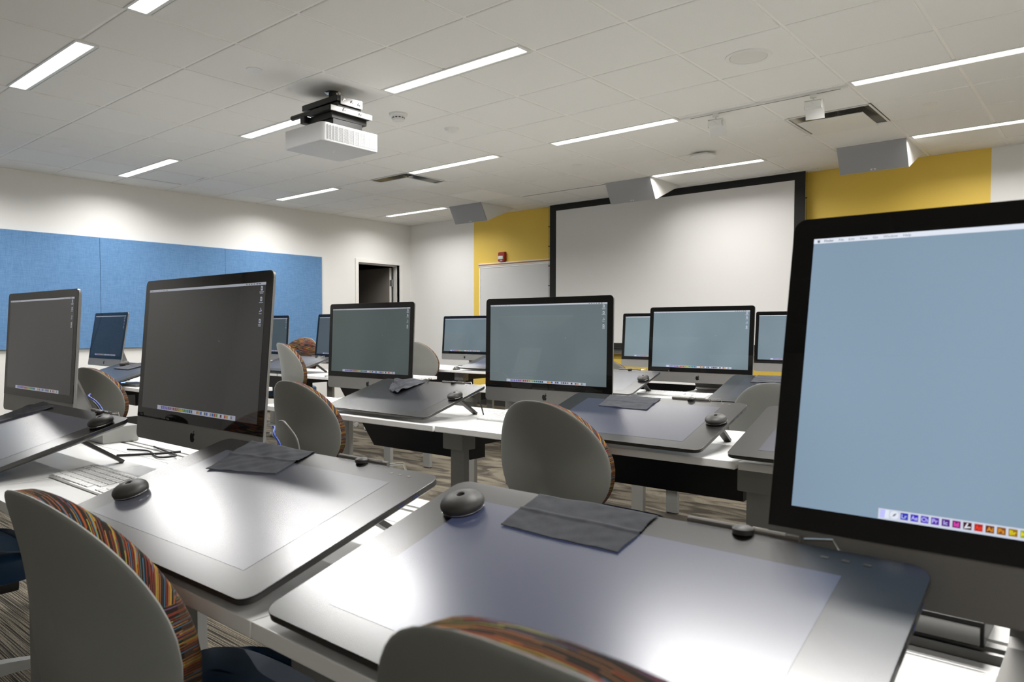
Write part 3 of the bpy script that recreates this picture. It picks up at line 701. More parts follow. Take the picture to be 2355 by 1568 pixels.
    for q_ in range(18):
        xc += .0098; tile(xc, 'px_%d' % q_)
        if q_ in letters:
            vs, fs, wd = text_mesh(letters[q_], .0062, True); sc_ = min(1.0, .0062/wd)
            dk.add([(xc-wd*sc_/2+v[0]*sc_, y3, zc-.0021+v[1]) for v in vs], fs, ix[lc[q_]])
        if q_ == 6:
            dk.add([(xc-.003, y3, zc-.003), (xc-.001, y3, zc-.0022), (xc+.001, y3, zc+.003), (xc-.0004, y3, zc+.003)], [(0, 1, 2, 3)], ix['px_white']); dk.add([(xc-.0026, y3, zc-.0026), (xc+.003, y3, zc-.0016), (xc+.0028, y3, zc-.0004), (xc-.0006, y3, zc-.0008)], [(0, 1, 2, 3)], ix['px_white'])
    seq = ['px_white', 'px_white', 'px_18', 'px_19', 'px_20', 'px_white', 'px_dark', 'px_blue', 'px_white', 'px_23', 'px_blue', 'px_21', 'px_22', 'px_white', 'px_8', 'px_white', 'px_21', 'px_19', 'px_white', 'px_23', 'px_white']
    for q_, n in enumerate(seq[:20]):
        xc += .0098
        if xc > -xa-.004: break
        tile(xc, n, .0036)
    dk.build('dock', names, ds, smooth=False)
    # four file icons down the right side
    for q_, zc in enumerate((-ST-.0145, -ST-.0400, -ST-.0665, -ST-.0925)):
        xc = SW/2-.016; ic = MB()
        ic.add([(xc-.0042, y2, zc-.0052), (xc+.0042, y2, zc-.0052), (xc+.0042, y2, zc+.003), (xc+.001, y2, zc+.0056), (xc-.0042, y2, zc+.0056)] if q_ != 2 else [(xc-.006, y2, zc-.005), (xc+.006, y2, zc-.002), (xc+.003, y2, zc+.001), (xc+.001, y2, zc+.007), (xc-.002, y2, zc+.0)], [(0, 1, 2, 3, 4)], 0)
        ic.add([(xc-.0018, y3, zc-.002), (xc+.0018, y3, zc-.002), (xc+.0018, y3, zc+.002), (xc-.0018, y3, zc+.002)], [(0, 1, 2, 3)], 1)
        for r_ in range(2 if q_ in (0, 3) else 1):
            hwid = (.0095, .0085, .0065, .0065)[q_]*(1 if r_ == 0 else .8); zz = zc-.0085-.0032*r_; xs = xc-hwid
            while xs < xc+hwid-.001:
                l_ = random.choice((.0012, .0018, .0024)); ic.add([(xs, y2, zz-.0009), (xs+l_, y2, zz-.0009), (xs+l_, y2, zz+.0009), (xs, y2, zz+.0009)], [(0, 1, 2, 3)], 0); xs += l_+.0005
        ic.build('desktop_icon', ['px_white', 'px_blue'], ds, smooth=False)
    MB().add([(.102, y2, -ST-.140), (.1045, y2, -ST-.1425), (.102, y2, -ST-.1438)], [(0, 1, 2)]).build('pointer', 'px_white', ds, smooth=False)
    lg = MB().prism([(p[0]*.024, p[1]*.024-.421) for p in apple_outline()], lambda u, v, l: (u, -.0016+.0006*l, v))
    lf = [(.002, -.4115+.0015), (.004, -.4085+.0015), (.0075, -.406+.0015), (.0072, -.409+.0015), (.0052, -.4118+.0015)]
    lg.prism(lf, lambda u, v, l: (u, -.0016+.0006*l, v)); lg.build('logo', 'logo_black', t, smooth=False)
    MB().lathe([(0, 0), (.0014, 0)], 10).xf(Matrix.Translation((0, -.0021, -.014)) @ Matrix.Rotation(R(90), 4, 'X')).build('camera_lens', 'cable_grey', t)
    return t
def stand(t, ztop, ti):
    """foot and sloping neck, built under the tilted panel"""
    zt = ztop; hy, hz = .24*-math.sin(ti)+.046, zt-.24*math.cos(ti)
    cy = -BH*math.sin(ti)
    f0, f1 = cy+.005, cy+.19
    prof = [(hy-.002, hz+.02), (hy+.008, hz+.02), (f1+.001, .02), (f1-.003, .006), (f1-.014, .0), (f0, .0), (f0, .004), (f1-.03, .008), (f1-.014, .016), (f1-.008, .026)]
    MB().prism(prof, lambda u, v, l: ((-.095+.19*l), u, v)).build('stand', 'aluminium', t, angle=25)
comp0 = make_computer()
def place_computer(x, y, yaw, ti, z, lab, lum, first=[True]):
    # x, y, z: middle of the top edge of the glass
    if first[0]: r = comp0; first[0] = False
    else:
        def cp(o, par):
            c = o.copy(); C.objects.link(c); c.parent = par
            for ch in list(o.children):
                if not ch.name.startswith('stand'): cp(ch, c)
            return c
        r = cp(comp0, None)
    r.location = (x, y, TZ); r.rotation_euler = (0, 0, R(yaw)); r['label'] = lab
    zt = CAM_Z+z-TZ
    for ch in r.children:
        if ch.name.startswith('stand'): continue
        ch.location = (0, 0, zt); ch.rotation_euler = (-R(ti), 0, 0)
        if ch.name.startswith('display'):
            ch.color = (lum[0]*.78, lum[1]*.78, lum[2]*.78, 1)
            bright = max(lum)
            for g in ch.children: g.color = (.25+1.1*bright, .25+1.13*bright, .27+1.18*bright, 1)
    stand(r, zt, R(ti))
    return r
COMPUTERS = [  # display colours hold the dimming of screens seen at a slant
 (-.003, .996, 0, 12.1, .140, 'nearest and largest computer at the right edge, pale blue desktop', (.235, .33, .43)),
 (-1.822, .976, .2, 5.0, .137, 'large computer left of centre with a dark grey desktop', (.024, .024, .023)),
 (-2.98, .965, 1.7, 3.8, .135, 'computer at the left edge whose dark glass mirrors the room', (.026, .025, .025)),
 (-2.958, 2.504, 1.4, 2.8, .132, 'computer behind the crumpled cloth, dark green-grey desktop', (.062, .082, .080)),
 (-1.838, 2.513, .9, .9, .131, 'computer in the picture centre with a slate grey desktop', (.125, .16, .172)),
 (-6.421, 2.608, .2, 9.3, .132, 'small dark navy computer in front of the blue panels', (.006, .009, .014)),
 (-1.89, 4.119, -.4, 3.7, .129, 'computer in front of the projection screen with keyboard below', (.19, .255, .295)),
 (-5.074, 5.573, .2, 4.3, .127, 'far computer against the white wall left of the yellow strip', (.145, .19, .21)),
 (-2.921, 5.567, 1.2, 3.9, .127, 'far computer partly hidden, left of the one before the projection screen', (.20, .27, .30)),
 (-1.802, 5.622, 1.0, 4.8, .127, 'far computer partly hidden, beside the nearest monitor edge', (.19, .255, .30)),
 (-6.578, 4.243, .6, 3.7, .129, 'computer at left showing only its right edge beside the large dark one', (.05, .065, .068)),
 (-5.282, 4.123, -.6, 6.9, .129, 'computer showing only its left edge behind the green-grey one', (.062, .078, .088)),
]
MACS = [place_computer(*a) for a in COMPUTERS]

# ------------------------------------------------------------------ pen tablets
TW, TD, TI = .677, .394, R(16.2)
cT, sT = math.cos(TI), math.sin(TI)
def tp(s_, t_, n_=0, tilt=TI): return (s_, t_*math.cos(tilt)-n_*math.sin(tilt), .025+t_*math.sin(tilt)+n_*math.cos(tilt))
def make_tablet():
    t = thing('pen_display', '', 'drawing tablet', (0, 0, 0), 0, 'pen displays on the desks')
    out = rrect(TW, TD, .024, 8, 0, TD/2)
    MB().prism(out, lambda u, v, l: tp(u, v, {0: -.0025, 1: -.0008, 2: 0}[l]) if l < 2 else tp(u*.998, (v-TD/2)*.997+TD/2, 0), levels=(0, 1, 2)).build('face_panel', 'tablet_glass', t, angle=50)
    hs_ = MB()
    def hf(u, v, l):
        k, n = {0: (1, -.0026), 1: (1.0, -.010), 2: (.975, -.016), 3: (.90, -.026), 4: (.80, -.030)}[l]
        lo = 1 if v > .12 else .82
        return tp(u*k, (v-TD/2)*k+TD/2, n*lo if l > 1 else n)
    hs_.prism(out, hf, levels=(0, 1, 2, 3, 4), caps=(False, True)); hs_.build('housing', 'dark_housing', t, angle=50)
    mx, my = .0775, .050
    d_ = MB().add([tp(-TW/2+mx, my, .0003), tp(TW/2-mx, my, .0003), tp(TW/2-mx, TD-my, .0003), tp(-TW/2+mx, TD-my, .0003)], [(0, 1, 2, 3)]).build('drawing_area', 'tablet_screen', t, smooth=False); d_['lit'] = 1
    for s_ in (-1, 1):
        a = Vector(tp(s_*.265, .275, -.024)); b_ = Vector((s_*.265, .385, .0)); dd = (b_-a).normalized(); nn = Vector((0, dd.z, -dd.y))
        lg = MB(); w2, h2 = .015, .005
        vs = [a+Vector((sx*w2, 0, 0))+nn*sn*h2 for sx, sn in ((-1, -1), (1, -1), (1, 1), (-1, 1))]+[b_+Vector((sx*w2*.8, 0, 0))+nn*sn*h2+Vector((0, 0, .004)) for sx, sn in ((-1, -1), (1, -1), (1, 1), (-1, 1))]
        lg.add(vs, [(3, 2, 1, 0), (4, 5, 6, 7), (0, 1, 5, 4), (1, 2, 6, 5), (2, 3, 7, 6), (3, 0, 4, 7)]).build('leg', 'dark_housing', t, smooth=False)
    for t0, l_, mi in ((.235, .030, 'vent_dark'), (.285, .016, 'usb_blue'), (.320, .016, 'usb_blue')):
        q = MB()
        for a0, a1, n0, n1, k in ((t0, t0+l_, -.0092, -.0042, 0),):
            x1 = TW/2+.0004; q.add([tp(x1, a0, n0), tp(x1, a1, n0), tp(x1, a1, n1), tp(x1, a0, n1)], [(0, 1, 2, 3)], 0)
            q.add([tp(x1+.0002, a0+.002, -.0068), tp(x1+.0002, a1-.002, -.0068), tp(x1+.0002, a1-.002, -.0054), tp(x1+.0002, a0+.002, -.0054)], [(0, 1, 2, 3)], 1)
        q.build('port', ['vent_dark', mi], t, smooth=False)
    # pen holder clipped on the rear edge
    ph = MB().tube([tp(.06, TD+.006, .001), tp(.20, TD+.006, .001)], .0045, 10, 0); ph.tube([tp(.205, TD+.006, .002), tp(.235, TD+.012, .004), tp(.242, TD+.008, -.006)], .0018, 8, 1)
    ph.tube([tp(.145, TD+.006, .003), tp(.185, TD+.006, .003)], .0035, 10, 1)
    q = MB().lathe([(.013, 0), (.013, .006), (.009, .009), (0, .010)], 18, 2); q.xf(Matrix.Translation(tp(.135, TD-.002, .0))); ph.add(q.v, q.f, 2)
    ph.build('pen_holder', ['cable_grey', 'chrome', 'stand_rubber'], t)
    ts = MB()
    for k in range(3):
        xc = .235+.022*k; ts.add([tp(xc-.004, TD-.022, .0004), tp(xc+.004, TD-.022, .0004), tp(xc+.004, TD-.018, .0004), tp(xc-.004, TD-.018, .0004)], [(0, 1, 2, 3)])
    ts.build('touch_mark', 'cable_grey', t, smooth=False)
    return t
tab0 = make_tablet()
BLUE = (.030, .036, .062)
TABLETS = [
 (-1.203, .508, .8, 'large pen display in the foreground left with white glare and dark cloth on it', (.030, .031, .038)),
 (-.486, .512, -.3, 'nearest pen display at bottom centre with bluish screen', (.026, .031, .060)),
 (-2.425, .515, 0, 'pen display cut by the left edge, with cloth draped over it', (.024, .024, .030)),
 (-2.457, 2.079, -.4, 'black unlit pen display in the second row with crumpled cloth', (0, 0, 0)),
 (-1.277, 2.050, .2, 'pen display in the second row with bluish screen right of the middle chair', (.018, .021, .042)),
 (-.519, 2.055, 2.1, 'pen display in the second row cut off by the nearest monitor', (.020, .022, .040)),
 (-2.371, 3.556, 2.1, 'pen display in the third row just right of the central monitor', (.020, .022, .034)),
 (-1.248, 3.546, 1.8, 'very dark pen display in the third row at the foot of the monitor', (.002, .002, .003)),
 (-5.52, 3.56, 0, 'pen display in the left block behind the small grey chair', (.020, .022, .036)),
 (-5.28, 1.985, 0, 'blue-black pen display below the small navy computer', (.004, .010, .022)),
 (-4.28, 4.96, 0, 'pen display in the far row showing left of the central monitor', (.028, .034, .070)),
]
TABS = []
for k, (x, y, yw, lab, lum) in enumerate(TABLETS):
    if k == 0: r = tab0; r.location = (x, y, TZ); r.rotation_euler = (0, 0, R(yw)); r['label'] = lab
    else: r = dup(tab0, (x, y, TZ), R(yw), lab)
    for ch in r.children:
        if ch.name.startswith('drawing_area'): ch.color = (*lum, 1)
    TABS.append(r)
def on_tablet(k, s_, t_, n_=0):
    x, y, yw = TABLETS[k][:3]; p = Vector(tp(s_, t_, n_)); p.rotate(Matrix.Rotation(R(yw), 3, 'Z')); return Vector((x, y, TZ))+p

# pen stands (rounded pebbles with a hole)
def make_pen_stand():
    t = thing('pen_stand', '', 'pen stand', (0, 0, 0), 0, 'black pebble-shaped pen stands')
    r = .034
    MB().lathe([(0, 0), (r*.80, 0), (r*.94, .002), (r*.97, .0048)], 36).build('foot', 'stand_rubber', t)
    MB().lathe([(r*.955, .0046), (r*.985, .0052), (r*.985, .0062), (r*.955, .0066)], 36).build('chrome_ring', 'chrome', t)
    MB().lathe([(r*.96, .0064), (r*1.0, .009), (r*1.0, .0125), (r*.95, .0165), (r*.82, .0208), (r*.62, .0240), (r*.40, .0258), (r*.24, .0262), (r*.185, .0252), (r*.15, .022), (r*.12, .014), (0, .013)], 36).build('cap', 'stand_rubber', t)
    MB().lathe([(0, .0146), (r*.12, .0146)], 20).build('hole', 'vent_dark', t)
    return t
pen0 = make_pen_stand()
for k, (ti_, s_, t_, lab) in enumerate([(0, -.252, .125, 'black pen stand on the glaring pen display at lower left'), (1, -.262, .312, 'black pen stand nearest the camera on the bluish pen display'), (2, .300, .330, 'black pen stand on the left edge pen display by its ports'),
        (3, .302, .225, 'black pen stand on the black unlit pen display'), (4, .300, .215, 'black pen stand on the second-row bluish pen display, right end'), (6, .300, .235, 'black pen stand on the third-row pen display beside the monitor'),
        (9, -.20, .34, 'small black pen stand in front of the navy computer'), (10, .02, .26, 'tiny black pen stand on the far row pen display')]):
    p = on_tablet(ti_, s_, t_, .0006)
    if k == 0: r = pen0; r['label'] = lab
    else: r = dup(pen0, p, 0, lab)
    r.location = p; r.rotation_euler = (TI, 0, R(TABLETS[ti_][2]))

# cleaning cloths
def cloth(ti_, cs, lab, amp=.0022, seed=1, fold=True, n=40, lift=.0012):
    """cs: four corners (s, t) on the tablet face: front left, front right, rear right, rear left; t may pass the rear edge"""
    rnd = random.Random(seed); ph = [rnd.uniform(0, 6.28) for _ in range(12)]
    def ht(a, b_):
        z = 0
        for k in range(6): z += math.sin((3+k*1.9)*a*2.2+ph[k]+2.2*math.sin(b_*3.1+ph[k+4]))*math.sin((2+k*1.6)*b_*2.4+ph[k+6])/(1+.5*k)
        z = amp*(z*.5+.9)
        if fold: z += .0022*math.exp(-((b_-.52)/.025)**2)
        return max(z, 0)+lift
    def fn(a, b_):
        za = .010*(abs((b_*26) % 1-.5)-.25)/1 if a in (0, 1) else 0; zb = .010*(abs((a*34) % 1-.5)-.25) if b_ in (0, 1) else 0
        aa, bb = a+za+.012*math.sin(b_*9+ph[0])*(a-.5), b_+zb*1.4+.02*math.sin(a*7+ph[1])*(b_-.5)
        s_ = (1-bb)*((1-aa)*cs[0][0]+aa*cs[1][0])+bb*((1-aa)*cs[3][0]+aa*cs[2][0]); t_ = (1-bb)*((1-aa)*cs[0][1]+aa*cs[1][1])+bb*((1-aa)*cs[3][1]+aa*cs[2][1])
        h = ht(a, b_)
        if t_ > TD: # hangs over the rear edge
            ov = t_-TD; return on_tablet(ti_, s_, TD+.003+h*.3, .002-ov)
        return on_tablet(ti_, s_, t_, h)
    m = MB().grid(n*2, n, fn); o = m.build('cleaning_cloth', 'microfibre', angle=180)
    md = o.modifiers.new('thick', 'SOLIDIFY'); md.thickness = .0007; md.offset = 0
    return tag(o, lab, 'cloth', 'dark microfibre cleaning cloths')
cloth(0, [(-.195, .255), (-.005, .292), (-.015, .400), (-.240, .394)], 'dark cleaning cloth on the glaring foreground pen display', seed=3)
cloth(1, [(-.175, .292), (.018, .290), (.020, .393), (-.175, .392)], 'flat grey cleaning cloth nearest the camera, on the bluish pen display', seed=5, amp=.0012)
cloth(2, [(-.235, .20), (-.178, .372), (-.33, .394), (-.335, .24)], 'dark cleaning cloth at the left edge, folded over the tablet', seed=8, amp=.004)
cloth(3, [(-.135, .235), (-.045, .205), (-.030, .396), (-.245, .372)], 'crumpled dark cleaning cloth on the black unlit pen display', seed=11, amp=.010, fold=False)
cloth(4, [(-.172, .272), (.024, .268), (.024, .384), (-.186, .384)], 'grey cleaning cloth on the second-row pen display beside the middle chair', seed=14, amp=.0016)
cloth(7, [(-.215, .285), (.06, .290), (.06, .390), (-.21, .393)], 'cleaning cloth on the dark third-row pen display', seed=17)
cloth(9, [(-.20, .25), (.06, .25), (.13, .385), (-.05, .39)], 'small grey cloth on the blue-black pen display in the left block', seed=19, lift=.003)

# ------------------------------------------------------------------ keyboards and loose things
def keyboard(x, y, rz, lab):
    t = thing('keyboard', lab, 'keyboard', (x, y, TZ), R(rz), 'white aluminium keyboards')
    Lk, Dk = .43, .114
    def kz(v): return .006+.012*(v/Dk)
    m = MB().add([(0, 0, .001), (Lk, 0, .001), (Lk, Dk, .002), (0, Dk, .002), (0, 0, kz(0)), (Lk, 0, kz(0)), (Lk, Dk, kz(Dk)), (0, Dk, kz(Dk))], [(3, 2, 1, 0), (4, 5, 6, 7), (0, 1, 5, 4), (1, 2, 6, 5), (2, 3, 7, 6), (3, 0, 4, 7)])
    m.build('base', 'keyboard_aluminium', t, smooth=False)
    ks = MB()
    def key(a, b_, c, d): 
        z = .0025; ks.add([(a, c, kz(c)-.001), (b_, c, kz(c)-.001), (b_, d, kz(d)-.001), (a, d, kz(d)-.001), (a+.001, c+.001, kz(c)+z), (b_-.001, c+.001, kz(c)+z), (b_-.001, d-.001, kz(d)+z), (a+.001, d-.001, kz(d)+z)], [(4, 5, 6, 7), (0, 1, 5, 4), (1, 2, 6, 5), (2, 3, 7, 6), (3, 0, 4, 7)])
    p = .0186; g = .0021
    for r_ in range(5):
        y0 = .005+r_*p
        if r_ == 0:
            xs = [(.005, .026), (.028, .046), (.048, .072), (.074, .166), (.168, .192), (.194, .212), (.214, .236)]
        else:
            off = (0, .012, .008, .004, 0)[r_]; xs = [(.005, .005+p-g+off)]; x_ = .005+p+off
            while x_ < .262: xs.append((x_, min(x_+p-g, .268))); x_ += p
        for a, b_ in xs: key(a, b_, y0, y0+p-g)
        for k in range(3):
            if r_ == 0 or (r_ == 1 and k == 1) or r_ > 2: key(.279+k*p, .279+k*p+p-g, y0, y0+p-g)
        for k in range(4): key(.345+k*p, .345+k*p+p-g, y0, y0+p-g)
    for k in range(21): key(.005+k*.0200, .005+k*.0200+.0178, .0985, .1085)
    ks.build('keys', 'key_white', t, smooth=False)
    return t
keyboard(-2.088, .684, 0, 'white keyboard beside the foreground pen display at left')
keyboard(-2.06, 2.325, 0, 'white keyboard half hidden behind the middle chair')
keyboard(-2.16, 3.86, 0, 'long white keyboard below the monitor in front of the screen')
keyboard(-3.275, 2.30, 0, 'white keyboard end showing beside the left grey chair back')

def cable(pts, r, m, lab, cat='cable', n=8, grp=None):
    # smooth through the points
    P_ = [Vector(p) for p in pts]; out = []
    for i in range(len(P_)-1):
        p0, p1, p2, p3 = P_[max(i-1, 0)], P_[i], P_[i+1], P_[min(i+2, len(P_)-1)]
        for k in range(8):
            u = k/8; out.append(.5*((2*p1)+(-p0+p2)*u+(2*p0-5*p1+4*p2-p3)*u*u+(-p0+3*p1-3*p2+p3)*u**3))
    out.append(P_[-1])
    o = MB().tube(out, r, n).build('cable', m, angle=80); tag(o, lab, cat, grp); return o
Z = TZ
cable([(-3.05, 1.14, Z+.118), (-2.95, 1.115, Z+.136), (-2.868, 1.08, Z+.134), (-2.802, 1.08, Z+.119), (-2.749, 1.08, Z+.092), (-2.715, 1.085, Z+.04), (-2.71, 1.09, Z+.004)], .0032, 'cable_blue', 'blue network cable arching behind the left edge computer')
cable([(-3.05, 1.16, Z+.10), (-2.951, 1.12, Z+.120), (-2.869, 1.095, Z+.114), (-2.818, 1.09, Z+.10), (-2.775, 1.095, Z+.06), (-2.765, 1.10, Z+.004)], .003, 'cable_black', 'black cable arching beside the blue one at left')
cable([(-1.70, 1.10, Z+.125), (-1.69, 1.10, Z+.122), (-1.664, 1.08, Z+.110), (-1.634, 1.08, Z+.08), (-1.625, 1.08, Z+.004)], .0028, 'cable_blue', 'blue cable at the lower right of the large dark computer')
cable([(-1.70, 1.12, Z+.136), (-1.68, 1.12, Z+.138), (-1.634, 1.10, Z+.134), (-1.59, 1.10, Z+.10), (-1.578, 1.10, Z+.05), (-1.576, 1.10, Z+.004)], .003, 'cable_grey', 'grey cable curving over the rear of the desk beside the large computer')
cable([(-2.36, 1.0, Z+.004), (-2.28, 1.03, Z+.004), (-2.15, 1.0, Z+.004), (-2.10, 1.03, Z+.01), (-2.20, 1.06, Z+.004), (-2.35, 1.08, Z+.004)], .003, 'cable_black', 'black looped cable lying on the desk behind the left tablet leg')
cable([(-2.27, .93, Z+.004), (-2.2, 1.02, Z+.006), (-2.17, 1.08, Z+.008)], .0038, 'cable_black', 'short black strap crossing the looped cable at left')
cable([(-2.00, 2.45, Z+.004), (-2.06, 2.50, Z+.02), (-2.03, 2.55, Z+.028), (-1.96, 2.53, Z+.004)], .0026, 'cable_white', 'thin white cable loop behind the second-row keyboard')
cable([(-2.19, 2.36, Z+.09), (-2.14, 2.42, Z+.075), (-2.13, 2.45, Z+.004)], .003, 'cable_black', 'black cable dropping from the black pen display')
cable([(-1.52, 4.02, Z+.006), (-1.57, 4.06, Z+.07), (-1.50, 4.10, Z+.11), (-1.42, 4.10, Z+.10)], .004, 'cable_white', 'white curved cable behind the very dark pen display')
cable([(-6.0, 2.76, Z+.13), (-5.75, 2.74, Z+.16), (-5.55, 2.7, Z+.13), (-5.45, 2.62, Z+.01)], .004, 'cable_black', 'black cable arching behind the small navy computer')
cable([(-5.22, 3.92, Z+.09), (-5.10, 3.98, Z+.07), (-5.06, 3.98, Z+.005)], .004, 'cable_black', 'black cable hanging behind the left block pen display')
for k, (x, y) in enumerate([(-4.66, 3.98), (-4.56, 4.0), (-4.34, 3.95)]):
    cable([(x-.10, y, Z-.05), (x-.02, y-.02, Z-.13), (x+.01, y, Z-.20), (x+.09, y, Z-.13)], .007, 'cable_yellow', ('left', 'middle', 'right')[k]+' one of three yellow cable loops under the left block desk', grp='yellow cables under the desk')

hb = thing('power_box', 'black box with a silver front strip on the open cable channel, bottom right', 'power box', (-.19, 1.055, TZ))
MB().cbox(-.07, .07, 0, .10, .001, .032, .003).build('case', 'black_steel', hb)
MB().cbox(-.068, .066, -.0035, -.0002, .004, .026, .001).build('front_strip', 'rail_aluminium', hb)
hb = MB().cbox(-.16, .0, -.02, .10, 0, .055, .004).build('adapter_box', 'frame_grey', loc=(-2.55, 1.02, TZ)); tag(hb, 'grey adapter box behind the left edge pen display', 'adapter')
q = thing('drawing_pad', 'thin dark pad with a blue light on the left block desk', 'drawing pad', (-5.0, 2.16, TZ), R(3))
MB().cbox(-.14, .14, -.05, .10, .0, .016, .004).build('case', 'dark_housing', q); MB().box(-.138, -.12, -.02, .01, .0162, .0175).build('light', 'led_blue', q, smooth=False)
q = thing('mouse', 'small dark mouse with yellow-green light on the far desk', 'mouse', (-4.70, 5.02, TZ), R(20))
MB().lathe([(.032, 0), (.034, .010), (.028, .022), (.012, .030), (0, .031)], 20, sy=1.5).build('shell', 'dark_housing', q); MB().lathe([(.030, .010), (.032, .016), (.026, .022)], 12, org=(-.006, -.006, 0), sx=.9, sy=1.2).build('light', 'led_green', q)
q = MB().cbox(-.11, .0, -.09, .09, 0, .012, .002).build('aluminium_pad', 'keyboard_aluminium', loc=(-4.72, 3.70, TZ), rot=(0, 0, R(20))); tag(q, 'pale flat trackpad behind the green-grey computer', 'trackpad')
q = MB().cbox(-.16, .16, -.04, .04, 0, .02, .003).build('wooden_ledge', 'brown_wood', loc=(-2.0, 4.0, TZ)); bpy.data.objects.remove(q)

# ------------------------------------------------------------------ chairs
AX, ZT, ZB = .233, .212, .183     # half width, height above and below the widest line
def rim(th):
    c, s_ = math.cos(th), math.sin(th); e = 2/2.313
    x = AX*math.copysign(abs(c)**e, c); z = (ZT if s_ > 0 else ZB)*math.copysign(abs(s_)**e, s_)
    x *= 1-.166*max(0, z/ZT)**1.5
    return x, z
def dish(x, z): return .040*(x/AX)**2 - .050*(max(0, z+.01)/(ZT+.01))**2.1 - .064*z
def shell_part(sign, thick, p, rings=(0, .2, .4, .58, .72, .82, .89, .94, .975, .993, 1.0), n=56, base=0, scale=1.0, rimcut=0):
    m = MB(); vs = []; fs = []
    for rho in rings:
        for k in range(n):
            x, z = rim(2*math.pi*k/n); x *= rho*scale; z *= rho*scale
            off = thick*(max(0, 1-rho**p))**(1/p)
            vs.append((x, dish(x, z)+sign*off+base, z))
    R_ = len(rings)
    for i in range(R_-1):
        for k in range(n):
            j = (k+1) % n; fs.append((i*n+k, i*n+j, (i+1)*n+j, (i+1)*n+k))
    m.add(vs, fs); return m, [(R_-1)*n+k for k in range(n)]
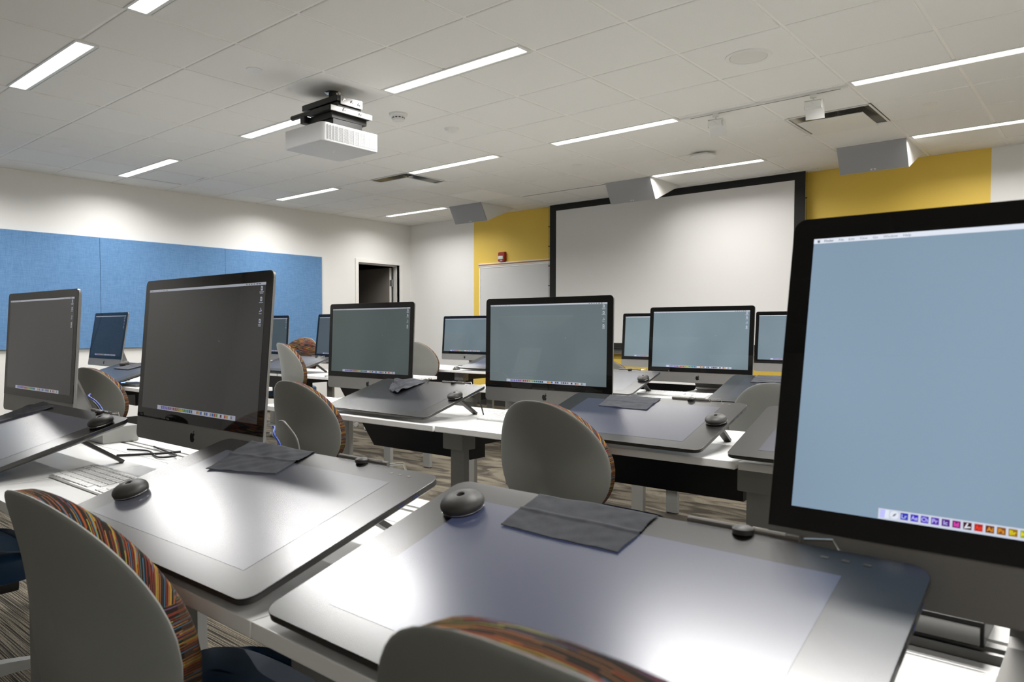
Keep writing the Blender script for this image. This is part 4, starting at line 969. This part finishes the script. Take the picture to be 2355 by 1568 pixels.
def make_chair():
    t = thing('task_chair', '', 'chair', (0, 0, 0), 0, 'grey-backed task chairs at the desks')
    BY, BZ = -.235, 0
    # all back parts are built about the widest line of the backrest; z is set per chair by moving the empty's children
    m, r1 = shell_part(-1, .020, 1.9); m2, r2 = shell_part(1, .006, 6, base=0.0); o_ = len(m.v); m.add(m2.v, m2.f)
    n = 56
    m.build('back_shell', 'grey_shell', t, angle=60)
    c, _ = shell_part(1, .050, 5.5, base=.0015, scale=.992); c2, _ = shell_part(-1, .0005, 2, base=.0016, scale=.992); c.add(c2.v, c2.f)
    c.build('back_cushion', 'fabric', t, angle=60)
    st = MB(); out = rrect(.47, .45, .11, 7, 0, .225)
    def sf(u, v, l):
        k, z = {0: (.90, -.085), 1: (.985, -.078), 2: (1.0, -.05), 3: (1.0, -.022), 4: (.975, -.008), 5: (.90, 0), 6: (.5, .003)}[l]
        zz = z - (.03*max(0, (v-.33)/.12)**2 if l > 3 else 0)
        return (u*k, (v-.225)*k, zz)
    st.prism(out, sf, levels=(0, 1, 2, 3, 4, 5, 6)); st.build('seat', 'blue_vinyl', t, angle=60)
    MB().cbox(-.17, .17, -.15, .15, -.125, -.083, .012).build('seat_pan', 'black_plastic', t)
    MB().tube([(0, -.10, -.105), (0, -.20, -.105), (0, -.262, -.07), (0, -.27, .03), (0, -.262, .10)], [.022, .024, .026, .024, .018], 12).build('back_support', 'frame_grey', t)
    MB().lathe([(.028, .10), (.028, .20), (.020, .20), (.020, .38)], 18).build('gas_column', 'black_plastic', t)
    for k in range(5):
        a = 2*math.pi*k/5+.3; d = Vector((math.cos(a), math.sin(a), 0)); n_ = Vector((-d.y, d.x, 0))
        lg = MB(); vs = []
        for r_, hw, z0_, z1_ in ((.02, .030, .085, .135), (.16, .022, .085, .118), (.30, .016, .078, .096)):
            p = d*r_; vs += [p-n_*hw+Vector((0, 0, z0_)), p+n_*hw+Vector((0, 0, z0_)), p+n_*hw*.8+Vector((0, 0, z1_)), p-n_*hw*.8+Vector((0, 0, z1_))]
        fs = [(3, 2, 1, 0), (8, 9, 10, 11)]
        for i in (0, 4):
            for q_ in range(4): fs.append((i+q_, i+(q_+1) % 4, i+4+(q_+1) % 4, i+4+q_))
        lg.add(vs, fs).build('leg', 'frame_grey', t)
        cs_ = MB()
        for sgn in (-1, 1):
            q = MB().lathe([(0, -.009), (.022, -.009), (.025, -.006), (.025, .006), (.022, .009), (0, .009)], 18); q.xf(Matrix.Translation(d*.30+n_*sgn*.013+Vector((0, 0, .025))) @ Matrix.Rotation(a, 4, 'Z') @ Matrix.Rotation(R(90), 4, 'X')); cs_.add(q.v, q.f)
        cs_.tube([d*.30+Vector((0, 0, .03)), d*.30+Vector((0, 0, .082))], .008, 8)
        cs_.build('caster', 'caster_grey', t)
    return t
chair0 = make_chair()
def place_chair(bx, by, top, yaw, lab, first=[True], tilt=0):
    """bx, by: where the middle of the backrest stands; top: height of its top"""
    if first[0]: r = chair0; first[0] = False; r['label'] = lab
    else: r = dup(chair0, (0, 0, 0), 0, lab)
    a = R(yaw); BY = -.235
    r.location = (bx - (-math.sin(a))*BY, by - math.cos(a)*BY, 0); r.rotation_euler = (0, 0, a)
    zc = top-ZT-.0
    seat_z = min(zc-.205, .50)
    for ch in r.children:
        nm = ch.name.split('.')[0]
        if nm in ('back_shell', 'back_cushion'): ch.location = (0, BY, zc); ch.rotation_euler = (R(tilt), 0, 0)
        elif nm in ('seat', 'seat_pan'): ch.location = (0, 0, seat_z)
        elif nm == 'back_support': ch.location = (0, 0, seat_z+.0)
        elif nm == 'gas_column': ch.location = (0, 0, seat_z-.46)
    return r
CH = CAM_Z
CHAIRS = [
 (-.205, .331, CH-.152, -1.7, 'nearest chair at the bottom edge, striped rim over a grey back'),
 (-1.144, .399, CH-.226, 3.1, 'large grey-backed chair at lower left with striped rim'),
 (-1.433, 1.958, CH-.233, -3, 'grey round-backed chair in the middle of the picture'),
 (-2.67, 1.858, CH-.221, .7, 'grey round-backed chair right of the large dark computer'),
 (-4.791, 1.835, CH-.238, 12.9, 'grey-backed chair between the left edge computer and the large dark one'),
 (-4.719, 3.183, CH-.107, -15.4, 'slim-looking turned grey chair behind the left round-backed chair'),
 (-1.09, 3.15, CH-.225, 0, 'grey chair partly hidden behind the nearest monitor edge'),
 (-5.018, 4.79, CH-.121, 12, 'far grey round chair in front of the white wall'),
 (-2.92, 4.75, CH-.225, 0, 'chair top peeking between the central monitor and the one beside it'),
 (-6.75, 4.75, CH-.10, 200, 'far chair turned round so its brown striped front shows'),
 (-6.35, 5.25, CH-.15, -20, 'far chair of which only a grey edge shows left of a monitor'),
 (-2.50, .30, CH-.20, 0, 'chair at the left edge of which only the blue seat shows'),
]
for a in CHAIRS: place_chair(*a)
